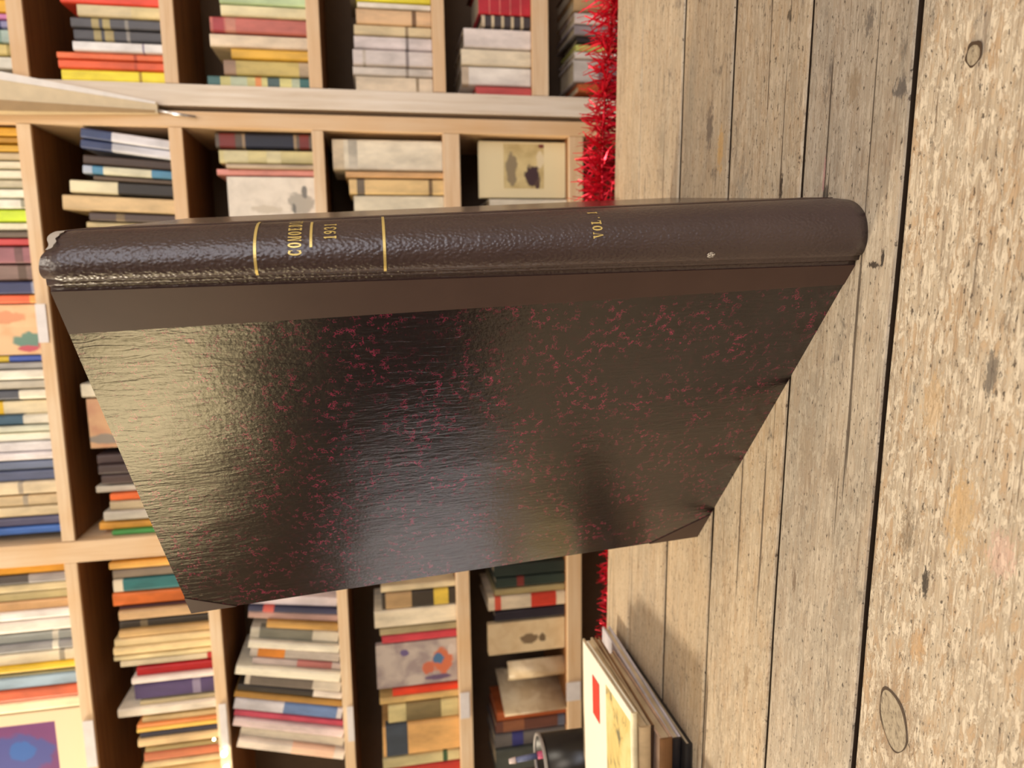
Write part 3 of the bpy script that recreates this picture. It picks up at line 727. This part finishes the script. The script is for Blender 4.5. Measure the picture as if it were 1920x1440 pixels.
row('middle', 1, [(243, 262, 152, 'navy-topped white', (214, 214, 222), [(.66, 1.0, (56, 72, 116))]), (264, 281, 152, 'white navy-topped', (206, 208, 218), [(.66, 1.0, (52, 66, 108))])], lean=(7.5, 7), ysp=.006)
row('middle', 1, [(296, 314, 157, 'dark umber', (74, 58, 50)), (315, 331, 156, 'blue', (84, 146, 184), [(.25, .78, (226, 224, 196)), (.9, 1, (200, 214, 236))]), (332, 341, 176, 'shadow-brown', (104, 86, 68)),  # the slim brown strip is shade between books, built as a book
    (342, 366, 132, 'black and cream', (46, 42, 40), [(.55, 1, (230, 222, 188))]), (369, 398, 118, 'straw', (216, 188, 142)), (401, 416, 168, 'dark taupe', (84, 70, 66), [(.6, .7, (130, 110, 80))]), (418, 430, 163, 'cream', (204, 186, 140)),
    (434, 452, 160, 'brown', (110, 80, 60)), (456, 478, 150, 'beige', (200, 180, 150))], lean=(4, 1), ysp=.012)
row('middle', 1, [(716, 742, 152, 'creamy white', (228, 220, 196)), (744, 836, 166, 'terracotta', (206, 160, 122), (), picture([(.3, (200, 146, 114)), (.6, (216, 174, 132))], [(-.03, .16, .010, .03, (150, 140, 128))], scale=24)), (848, 866, 182, 'dark brown', (76, 60, 60)), (867, 885, 184, 'sepia', (72, 58, 58)), (886, 904, 190, 'umber', (76, 60, 58)),
    (906, 919, 180, 'whitish', (214, 206, 190)), (921, 934, 206, 'orange', (236, 112, 52)), (935, 952, 206, 'beige', (206, 188, 152)), (954, 972, 194, 'silver grey', (208, 202, 188)), (974, 988, 186, 'amber', (236, 172, 70)), (990, 1003, 210, 'green', (78, 158, 82))])
row('middle', 2, [(250, 279, 404, 'dark banded', (98, 88, 78), [(.80, .96, (120, 46, 42)), (.20, .70, (28, 34, 54)), (.04, .14, (120, 46, 42)), (.70, .73, (160, 140, 112)), (.17, .20, (160, 140, 112))]), (282, 307, 411, 'glossy cream', (212, 202, 148), [(.7, .95, (228, 220, 176)), (.35, .5, (228, 220, 176))]), (308, 316, 424, 'grey-beige', (190, 172, 148)),
    (317, 330, 407, 'pink', (238, 162, 150)), (332, 408, 428, 'sketched', (228, 220, 204), (), picture([(.3, (216, 208, 194)), (.6, (234, 226, 212))], [(-.010, .028, .022, .026, (176, 170, 158)), (.010, .020, .012, .006, (120, 118, 112)), (-.022, .090, .008, .030, (208, 198, 180)), (-.020, .040, .010, .004, (116, 114, 108))], scale=40)), (411, 440, 430, 'tan', (200, 170, 130))])
row('middle', 3, [(262, 320, 624, 'cream blue-dotted', (236, 228, 206), [(.90, 1, (222, 206, 176)), (.78, .86, (206, 200, 184))]), (322, 334, 648, 'tan orange', (216, 172, 120)), (336, 365, 655, 'straw dark-banded', (224, 194, 138), [(.84, .92, (112, 100, 84)), (.12, .16, (120, 96, 66))]), (367, 398, 664, 'ivory', (228, 220, 196)), (400, 424, 660, 'grey', (150, 146, 138))], ysp=.006)
row('middle', 4, [(266, 371, 899, 'pictorial cream', (236, 220, 176), (), picture([(.35, (196, 176, 124)), (.65, (222, 204, 150))], [(-.012, .068, .024, .018, (74, 56, 60)), (-.028, .058, .012, .006, (90, 70, 64)), (.0, .110, .034, .012, (150, 136, 108)), (.02, .052, .016, .009, (230, 216, 180)), (.046, .048, .004, .008, (120, 60, 54))], (238, 224, 182), (-.036, .050, .044, .126), 34, 7.3)), (373, 396, 918, 'white', (234, 226, 206))])

row('bottom', 0, [(1062, 1080, -110, 'golden', (230, 166, 50)), (1081, 1098, -100, 'grey and black', (160, 154, 154), [(.34, 1, (76, 70, 70))]), (1099, 1113, -104, 'beige', (220, 202, 158)), (1114, 1129, -108, 'olive beige', (196, 180, 130)), (1130, 1148, -104, 'peach', (222, 178, 128)),
    (1150, 1166, -110, 'white', (248, 240, 236)), (1168, 1189, -108, 'pinkish white', (246, 232, 222)), (1191, 1208, -100, 'grey', (152, 158, 156), [(.14, .19, (214, 210, 196))]), (1209, 1226, -100, 'pewter', (150, 150, 152), [(.14, .19, (214, 210, 196))]), (1228, 1249, -110, 'cream', (246, 230, 200), [(.1, .14, (190, 180, 160))]),
    (1250, 1263, -106, 'yellow', (240, 200, 50)), (1264, 1270, -106, 'olive', (120, 112, 70)), (1271, 1294, -110, 'powder blue', (164, 190, 212)), (1296, 1316, -104, 'orange red', (228, 108, 70)), (1318, 1338, -108, 'ivory', (250, 236, 196)),
    (1340, 1470, -112, 'purple pictorial', (240, 220, 190), (), picture([(.3, (112, 62, 118)), (.7, (126, 70, 128))], [(-.012, .120, .046, .060, (78, 84, 156)), (-.006, .118, .024, .026, (58, 104, 182)), (.0, .176, .040, .004, (206, 176, 206)), (-.012, .168, .036, .003, (206, 176, 206))], (244, 222, 188), (-.075, .050, .056, .21), 14, 2.2))])
row('bottom', 1, [(1049, 1062, 204, 'gold', (232, 178, 88)), (1063, 1079, 211, 'taupe', (136, 122, 106)), (1081, 1104, 212, 'teal', (44, 116, 120), [(.9, 1, (226, 214, 190))]), (1106, 1130, 211, 'orange', (230, 120, 54)), (1131, 1136, 224, 'maroon', (80, 40, 44)), (1138, 1157, 222, 'tan', (204, 168, 124)), (1158, 1172, 224, 'black', (66, 60, 52), [(.7, .78, (130, 116, 90))]),
    (1174, 1189, 222, 'camel', (204, 168, 112)), (1191, 1206, 214, 'cream', (238, 214, 162)), (1207, 1221, 212, 'straw', (236, 210, 156)), (1223, 1231, 213, 'pale yellow', (240, 222, 172)), (1232, 1243, 225, 'ivory', (230, 216, 184), [(0, .08, (200, 50, 50))]), (1245, 1261, 256, 'red', (190, 32, 40)),
    (1263, 1276, 246, 'white', (240, 228, 222)), (1277, 1305, 252, 'indigo', (76, 60, 108), [(.2, .3, (140, 130, 160))]), (1307, 1315, 262, 'beige', (206, 190, 150)), (1317, 1337, 220, 'cream-white', (236, 224, 206)), (1339, 1348, 266, 'wheat', (222, 194, 140)), (1349, 1357, 256, 'apricot', (240, 152, 88)), (1358, 1366, 256, 'yellow', (246, 200, 92)),
    (1367, 1376, 262, 'navy', (62, 60, 76)), (1378, 1393, 258, 'sand', (222, 190, 140)), (1394, 1403, 272, 'olive', (160, 140, 90)), (1404, 1420, 270, 'rust', (198, 112, 72)), (1422, 1434, 268, 'parchment', (220, 196, 146)), (1436, 1470, 262, 'biscuit', (214, 178, 118))])
row('bottom', 2, [(1118, 1136, 470, 'white', (240, 228, 230)), (1138, 1148, 466, 'navy red-striped', (60, 62, 90), [(.72, .84, (214, 100, 90))]), (1149, 1163, 466, 'pinkish grey', (196, 160, 150)), (1165, 1178, 500, 'gold tan', (196, 152, 84)), (1180, 1201, 470, 'grey-white', (214, 208, 190), [(.3, .9, (130, 130, 118))]), (1203, 1218, 466, 'white', (230, 224, 206)),
    (1219, 1237, 470, 'orange striped', (206, 196, 186), [(.62, .92, (240, 150, 60))]), (1238, 1250, 474, 'grey pinkish', (206, 190, 184), [(.1, .5, (206, 130, 124))]), (1251, 1269, 442, 'chalk white', (232, 226, 206)), (1271, 1290, 460, 'silver', (206, 196, 180), [(.3, .95, (110, 100, 92))]), (1291, 1304, 446, 'black and white', (56, 50, 46), [(0, .28, (238, 228, 216))]), (1305, 1317, 440, 'golden brown', (176, 132, 62)),
    (1318, 1340, 440, 'white-blue', (216, 214, 222), [(.05, .55, (110, 140, 192))]), (1342, 1353, 440, 'rose red', (214, 84, 108)), (1354, 1370, 438, 'pinkish white', (236, 214, 214)), (1372, 1390, 452, 'milk white', (226, 216, 196)), (1392, 1410, 446, 'glitter-lettered white', (234, 220, 206), [(.1, .5, (236, 196, 170))])], lean=(8, 16), ysp=.004)
row('bottom', 3, [(1094, 1106, 714, 'cream', (222, 206, 170)), (1108, 1138, 716, 'black brown-labelled', (62, 54, 46), [(.6, .95, (176, 146, 106)), (.1, .3, (226, 196, 80))]), (1140, 1172, 702, 'creamy white', (238, 226, 200)), (1174, 1186, 712, 'olive grey', (186, 170, 130)), (1187, 1201, 716, 'crimson', (196, 52, 66), [(0, 1, (204, 66, 78))]),
    (1203, 1284, 706, 'comic', (200, 170, 150), (), picture([(.35, (160, 146, 146)), (.6, (196, 184, 176))], [(.0, .030, .030, .026, (206, 116, 84)), (-.012, .062, .016, .014, (200, 112, 86)), (.006, .040, .013, .013, (84, 120, 160)), (.024, .012, .014, .010, (206, 196, 190)), (-.036, .040, .006, .030, (110, 90, 120)), (.026, .110, .008, .010, (110, 96, 140))], scale=30, seed=4.4)), (1286, 1300, 736, 'scarlet', (230, 66, 34)), (1302, 1314, 712, 'buff', (222, 186, 120)), (1316, 1350, 728, 'olive-patched cream', (220, 206, 150), [(.25, .75, (140, 124, 86))]),
    (1352, 1412, 718, 'sandy orange', (222, 174, 110), [(.68, .96, (60, 70, 84))]), (1414, 1434, 718, 'pale green', (212, 200, 150), [(.16, .22, (60, 90, 60))]), (1436, 1460, 722, 'red', (206, 60, 50))])
row('bottom', 4, [(1056, 1078, 926, 'black-green', (38, 50, 46)), (1080, 1098, 930, 'dark green', (44, 58, 52), [(.6, .7, (120, 50, 46))]), (1100, 1113, 928, 'olive', (176, 160, 116)), (1115, 1140, 916, 'white red-banded', (232, 216, 190), [(.12, .45, (214, 66, 48)), (.84, .92, (220, 90, 70))]), (1142, 1160, 928, 'black', (42, 38, 50)),
    (1164, 1222, 916, 'etched cream', (222, 196, 156), (), picture([(.3, (216, 190, 150)), (.6, (228, 206, 168))], [(-.006, .080, .013, .020, (132, 112, 88)), (-.006, .050, .012, .008, (120, 102, 80))], scale=40, seed=8.0)), (1330, 1346, 932, 'rust', (176, 90, 46)), (1348, 1368, 930, 'russet mottled', (104, 64, 52), [(.6, .9, (150, 96, 66)), (.02, .12, (90, 96, 116))]), (1370, 1396, 928, 'grey blue-marked', (110, 106, 104), [(.6, .76, (62, 64, 128))]), (1398, 1440, 930, 'grey-green', (78, 82, 76))])

# the run of books that the big volume hides
HID = 'shelved book hidden behind the big brown volume in the middle bookcase'
protos = [(book(HID, 0, 0, 0, W_, H_, .125, c_, group='books behind the big volume'), W_) for W_, H_, c_ in
          ((.018, .178, (206, 186, 150)), (.012, .168, (120, 60, 50)), (.024, .184, (226, 216, 196)), (.015, .172, (64, 78, 110)), (.021, .165, (150, 140, 120)))]
fresh = [p for p, _ in protos]
for k, ya, yb in ((1, 484, 708), (2, 446, 1000), (3, 430, 1000), (4, 402, 985)):
    zf_ = CASES['middle']['z'][k][1]+ZC
    xm_ = (320, 590, 830, 1060)[k-1]-60
    x, xe = at_y(xm_, ya, YB+.02).x, max(at_y(xm_, yb, YB+.02).x, CASES['middle']['xa']+.03)
    while True:
        p, pw = random.choice(protos)
        if x-pw < xe: break
        if p in fresh: fresh.remove(p); r = p
        else:
            r = p.copy(); COL.objects.link(r)
            for ch in list(p.children):
                c_ = ch.copy(); COL.objects.link(c_); c_.parent = r
        r.location = (x-pw/2, YB+.012+random.uniform(0, .012), zf_+.0002); x -= pw+.0012
for p in fresh:
    for ch in list(p.children): bpy.data.objects.remove(ch)
    bpy.data.objects.remove(p)

# ------------------------------------------------------------------ bent booklets on the low shelf of the bottom bookcase
SHEET = art([(.40, (206, 182, 146)), (.55, (222, 202, 168)), (.7, (228, 210, 178))], 30, 3.3)
zf = CASES['bottom']['z'][4][1]+ZC
def sheet(name, label, pts, rx, mat, th=.0012):
    """a bent card: pts is its profile (x, y), rx = (z0, z1)"""
    bm = bmesh.new(); P = bez([(x, y) for x, y in pts], 24); L = []
    for i, p in enumerate(P):
        d = (P[min(i+1, 23)]-P[max(i-1, 0)]).normalized(); nr = Vector((-d.y, d.x))
        L.append([bm.verts.new((q.x, q.y, z)) for q in (p+nr*th, p-nr*th) for z in rx])
    for a, b in zip(L, L[1:]):
        for k, m in ((0, 1), (1, 3), (3, 2), (2, 0)): bm.faces.new((a[k], a[m], b[m], b[k]))
    for a in (L[0], L[-1]): bm.faces.new((a[0], a[1], a[3], a[2]))
    return tag(mesh_obj(name, bm, mat, None, True), label, 'booklet')
pa, pb_ = at_y(1000, 1226, YB+.05), at_y(1000, 1345, YB+.02)
sheet('bent_booklet', 'cream booklet bowed over in the fifth row from left, bottom bookcase',
      [(pa.x-.002, YB+.034), (pa.x-.016, YB+.020), (pa.x-.032, YB+.018), (pa.x-.044, YB+.034), (pa.x-.047, YB+.085)], (zf+.0004, zf+.128), SHEET(None))
sheet('open_brochure', 'cream brochure slanting beside rust book, fifth row from left, bottom bookcase',
      [(pb_.x+.022, YB+.004), (pb_.x+.036, YB+.045), (pb_.x+.050, YB+.085), (pb_.x+.062, YB+.13)], (zf+.0004, zf+.140), SHEET(None))

# ------------------------------------------------------------------ pale bar with a metal tip leaning on the upright
bm = bmesh.new()
zt, zb = 1.95, at_y(292, 205, YB-.02).z
bar_pts = {}
for side, yy in ((0, YB-.0012), (1, YB-.045)):
    for lvl, z in ((0, zb), (1, zt)):
        xr_, xl_ = ((.318, .300), (.406, .284))[lvl]
        yf = yy if side == 0 else (YB-.010 if lvl == 0 else YB-.055)
        bar_pts[side, lvl] = [bm.verts.new((x, yf, z)) for x in (xl_, xr_)]
P0, P1, Q0, Q1 = bar_pts[0, 0], bar_pts[0, 1], bar_pts[1, 0], bar_pts[1, 1]
for f in ((Q0[0], Q0[1], Q1[1], Q1[0]), (P0[0], P1[0], P1[1], P0[1]), (P0[0], Q0[0], Q1[0], P1[0]), (P0[1], P1[1], Q1[1], Q0[1]), (P0[0], P0[1], Q0[1], Q0[0]), (P1[0], Q1[0], Q1[1], P1[1])): bm.faces.new(f)
bar = thing('tapered_bar', 'cream tapered wooden bar with metal tip against upright, photo top left', 'bar', (.309, YB-.001, zb))
CREAMWOOD = flat('cream_painted_wood', (226, 208, 172), .5)
o = mesh_obj('shaft', bm, CREAMWOOD, bar); o.data.transform(Matrix.Translation((-.309, -(YB-.001), -zb)))
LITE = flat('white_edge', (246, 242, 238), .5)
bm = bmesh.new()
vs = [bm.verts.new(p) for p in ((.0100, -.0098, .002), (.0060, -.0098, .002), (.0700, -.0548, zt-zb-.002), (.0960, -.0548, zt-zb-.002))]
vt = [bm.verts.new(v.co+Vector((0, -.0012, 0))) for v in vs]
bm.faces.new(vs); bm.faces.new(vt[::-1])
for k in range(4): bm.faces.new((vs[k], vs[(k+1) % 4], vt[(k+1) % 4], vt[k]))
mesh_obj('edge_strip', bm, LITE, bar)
TAN = flat('tan_wood', (178, 148, 104), .6)  # darker tan band along the bar
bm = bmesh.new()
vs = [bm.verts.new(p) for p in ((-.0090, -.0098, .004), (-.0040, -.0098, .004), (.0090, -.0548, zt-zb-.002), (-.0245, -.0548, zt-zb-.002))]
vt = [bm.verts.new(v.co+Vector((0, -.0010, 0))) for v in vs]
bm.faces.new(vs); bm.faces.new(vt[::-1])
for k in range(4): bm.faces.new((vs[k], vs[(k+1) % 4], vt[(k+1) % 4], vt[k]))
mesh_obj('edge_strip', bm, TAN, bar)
STEEL = flat('bright_steel', (226, 226, 232), .25, .9)
bm = bmesh.new(); tube(bm, [(-.003, -.0050, .006), (-.0085, -.0055, -.030), (-.0125, -.0050, -.062)], [.0030, .0028, .0022], 10)
mesh_obj('metal_tip', bm, STEEL, bar, True)

# ------------------------------------------------------------------ red tinsel along the far edge of the table
def tinsel(name, label, x0, x1, yc, zfun, rfun, n, seed):
    rnd = random.Random(seed)
    root = thing(name, label, 'tinsel', ((x0+x1)/2, .821+yc, ZT))
    o0 = Vector(root.location)
    bm = bmesh.new()
    edge = lambda x: .821-.0393*x
    core = [Vector((x0+(x1-x0)*k/60, edge(x0+(x1-x0)*k/60)+yc+.003*math.sin(k*.5), zfun(x0+(x1-x0)*k/60))) for k in range(61)]
    cb = bmesh.new(); tube(cb, [p-o0 for p in core], .0012, 6); mesh_obj('core_string', cb, TINSEL, root)
    for i in range(n):
        f = rnd.random(); k = min(59, int(f*60)); p = core[k].lerp(core[k+1], f*60-k)
        a = rnd.uniform(0, 2*math.pi); tw = f*140
        d = Vector((rnd.gauss(0, .45), math.cos(a), math.sin(a))).normalized()
        L = rfun(p.x)*rnd.uniform(.55, 1.0)
        droop = Vector((0, 0, -.12*L))
        s = d.cross(Vector((rnd.gauss(0, 1), rnd.gauss(0, 1), rnd.gauss(0, 1)))).normalized()*rnd.uniform(.0006, .0013)
        q1, q2 = p+d*L*.5+droop*.2, p+d*L+droop
        s2 = (s+d.cross(s).normalized()*.0005*rnd.choice((-1, 1))).normalized()*s.length
        V = [v.copy() for v in (p-s, p+s, q1+s2, q1-s2, q2+s*.6, q2-s*.6)]
        for v in V:
            if v.z < ZT+.002: v.y = max(v.y, edge(v.x)+.002)
        if any(v.y < edge(v.x)+.002 for v in V):
            for v in V: v.z = max(v.z, ZT+.002) if v.y < edge(v.x)+.004 else v.z
        V = [bm.verts.new(v-o0) for v in V]
        bm.faces.new((V[0], V[1], V[2], V[3])); bm.faces.new((V[3], V[2], V[4], V[5]))
    mesh_obj('foil_strands', bm, TINSEL, root)
TINSEL = flat('red_foil', (236, 36, 66), .30, .6)
ye = lambda x: .86
tinsel('tinsel_garland', 'shiny red tinsel garland behind the far edge of the plank table', -.62, .62, .036,
       lambda x: ZT-.006+(.010*math.sin(x*9+.5) if x > -.08 else -.016), lambda x: .046+.010*math.sin(x*23) if x > -.12 else .030, 4200, 3)

# ------------------------------------------------------------------ flat pile of books at the left end of the table
ANG = math.radians(5)
def flat_book(label, xr, yn, yf, z0, z1, ln, cover, spine_rgb, ang=0.0, pages=None, cat='book'):
    """lies flat; spine at the near end, xr its right edge"""
    root = thing('flat_book', label, cat, (xr, yn, z0), (0, 0, ang), 'books piled flat on the table')
    W, H, D = z1-z0-.0006, ln, yf-yn
    bm = bmesh.new(); t = min(.0025, W*.25); r = 0
    box(bm, -ln, 0, .002, D, 0, t, .0005); box(bm, -ln, 0, .002, D, W-t, W, .0005)
    mesh_obj('cover', bm, cover, root)
    bm = bmesh.new(); n = 8; pr = []
    for k in range(n+1):
        a = math.pi*(k/n-.5); pr.append((.0024-.0030*math.cos(a), W/2+W/2*math.sin(a)))
    A = [bm.verts.new((0, y, z)) for y, z in pr]; B = [bm.verts.new((-ln, y, z)) for y, z in pr]
    for k in range(n): bm.faces.new((A[k], A[k+1], B[k+1], B[k]))
    bm.faces.new(A); bm.faces.new(B[::-1])
    mesh_obj('spine', bm, paper(spine_rgb), root)  # dark spine colours in the pile paint in the unlit near ends
    bm = bmesh.new(); box(bm, -ln+.003, -.0022, .003, D-.003, t+.0001, W-t-.0001); mesh_obj('page_block', bm, pages or PAGES, root)
    return root
flat_book('thin black book at the bottom of the flat pile on the table', -.440, .578, .760, ZT+.0002, ZT+.0080, .26, paper((44, 40, 40)), (30, 28, 30))
flat_book('lavender white book lying on the thin black book of the pile', -.437, .585, .800, ZT+.0082, ZT+.0190, .25, paper((216, 214, 226)), (40, 36, 38), math.radians(-2))
flat_book('pinkish tan book below the brown one in the flat pile', -.432, .580, .752, ZT+.0192, ZT+.0330, .25, paper((214, 184, 160)), (120, 84, 52), math.radians(1))
flat_book('slim brown book above the pinkish tan one in the flat pile', -.426, .592, .765, ZT+.0332, ZT+.0400, .24, paper((150, 112, 78)), (70, 48, 36), math.radians(-1))
flat_book('beige book directly under the white pictorial book of the pile', -.419, .583, .770, ZT+.0402, ZT+.0535, .24, paper((206, 190, 162)), (196, 172, 136), math.radians(2))
tp = NT('white_pictorial_cover'); xyz = tp.n('ShaderNodeSeparateXYZ', {0: tp.coord('Object')})
pic = tp.ramp(tp.noise(tp.coord('Object', (26, 40, 20)), 1, 4, .6, .6), [(.36, (120, 120, 100)), (.46, (222, 200, 130)), (.62, (236, 220, 160))])
def band(v, lo, hi): return tp.math('MULTIPLY', tp.math('GREATER_THAN', v, lo), tp.math('LESS_THAN', v, hi))
mpic = tp.math('MULTIPLY', band(xyz.outputs[1], .004, .078), band(xyz.outputs[0], -.22, -.010))
COVW = tp.out(Base_Color=tp.mix(mpic, (250, 248, 236), pic), Roughness=.3)
top = flat_book('white hardback with red label on top of the flat pile on the table', -.404, .584, .745, ZT+.0537, ZT+.0605, .24, COVW, (226, 214, 180), math.radians(4))
bm = bmesh.new(); box(bm, -.066, -.022, .100, .124, .0066, .0069)
mesh_obj('red_label', bm, flat('red_label_print', (222, 62, 48), .4), top)
tag(boxo('card_box', -.62, -.462, .505, .571, ZT+.0002, ZT+.030, flat('olive_card', (150, 142, 116), .7), None, .001), 'olive grey box in front of the flat pile, photo bottom edge', 'box')

# ------------------------------------------------------------------ pen pot behind the pile
pc = at_y(1062, 1424, .79); BLK = flat('black_pot_glaze', (26, 24, 26), .3)
pot = thing('pen_pot', 'black pen pot with grey rim behind the flat pile of books', 'pen pot', (pc.x, .79, ZT))
bm = bmesh.new(); pr = [(.002, .004), (.030, .0), (.033, .003), (.034, .10), (.031, .10), (.030, .006), (.002, .006)]
rr = [[bm.verts.new((r*math.cos(2*math.pi*k/28), r*math.sin(2*math.pi*k/28), z)) for k in range(28)] for r, z in pr]
for a, b in zip(rr, rr[1:]):
    for k in range(28): bm.faces.new((a[k], a[(k+1) % 28], b[(k+1) % 28], b[k]))
bm.faces.new(rr[0][::-1]); bm.faces.new(rr[-1])
mesh_obj('body', bm, BLK, pot, True)
bm = bmesh.new(); tube(bm, [(.0335*math.cos(a), .0335*math.sin(a), .101) for a in [2*math.pi*k/28 for k in range(29)]], .0022, 8, False); mesh_obj('rim', bm, flat('grey_rim', (150, 146, 144), .4), pot, True)
pen = thing('pen', 'coloured pen with white tip leaning out of the black pot', 'pen', (pc.x, .79, ZT+.008))
q0 = Vector((.018, 0, 0))
tipw = at_y(958, 1427, .80)-Vector((pc.x, .79, ZT+.008)); d = (tipw-q0)
def seg(name, f0, f1, r0, r1, m):
    bm = bmesh.new(); tube(bm, [q0+d*f0, q0+d*(f0*.5+f1*.5), q0+d*f1], [r0, (r0+r1)/2, r1], 12); mesh_obj(name, bm, m, pen, True)
seg('barrel', 0, .62, .0045, .0045, flat('lime_grip', (176, 180, 110), .4)); seg('grip', .625, .74, .0050, .0045, flat('pink_grip', (210, 90, 130), .4))
seg('sleeve', .745, .95, .0038, .0034, flat('blue_sleeve', (110, 120, 160), .4)); seg('cap', .952, 1.02, .0042, .0028, flat('white_cap', (226, 210, 210), .4))

# ------------------------------------------------------------------ fairy lights on the low uprights
EM = NT('warm_bulb'); EM.out(Base_Color=(1, .9, .7, 1), Emission_Color=(1, .86, .6, 1), Emission_Strength=9.0)
WIRE = flat('clear_wire', (200, 190, 160), .3)
fl = thing('fairy_lights', 'string of tiny warm lights on the shelf edge, photo bottom edge', 'string lights', (0, YB, 1.3))
pts = [at_y(x, y, YB-.006) for x, y in ((402, 1384), (421, 1411), (425, 1437), (440, 1470))]
bm = bmesh.new(); tube(bm, [p-Vector((0, YB, 1.3)) for p in pts], .0006, 6); mesh_obj('wire', bm, WIRE, fl)
for i, p in enumerate(pts[:3]):
    bm = bmesh.new(); bmesh.ops.create_uvsphere(bm, u_segments=12, v_segments=8, radius=(.0028, .006, .0055)[i]); o = mesh_obj('bulb', bm, EM.m, fl, True); o.location = p-Vector((0, YB, 1.3))-Vector((0, .004, 0))

# ------------------------------------------------------------------ unseen cabinet and glowing panes added for the glossy board to mirror
NAVY = flat('navy_lacquer', (24, 34, 58), .5)
cab = thing('reflection_cabinet', 'unseen navy cabinet added at the left wall for the cover to mirror', 'cabinet', (-2.45, -.1, 0))  # dark cabinet added out of view to darken the board's reflection
boxo('body', -.249, .17, -.45, .45, .0, 1.28, NAVY, cab, .004)
for yy in (-.448, .002):
    dr = boxo('door', .171, .19, yy+.004, yy+.444, .06, 1.25, NAVY, cab, .003)
    boxo('handle', .19, .21, (.03 if yy > -.1 else -.05), (.05 if yy > -.1 else -.03), .6, .78, STEEL, dr)
glow_frame = struct(boxo('reflection_frame', -2.699, -2.69, .55, 1.25, .30, 1.06, flat('reflection_frame_paint', (214, 206, 190), .6), None))
LW = NT('reflection_glow'); LW.out(Base_Color=(.5, .5, .55, 1), Roughness=.1, Emission_Color=(.86, .82, .84, 1), Emission_Strength=3.2)  # glowing panes added out of view to brighten the board's reflection
for ya, yb in ((.60, .80), (1.02, 1.22)):
    struct(boxo('reflection_pane', -2.689, -2.684, ya, yb, .33, 1.03, LW.m, None))
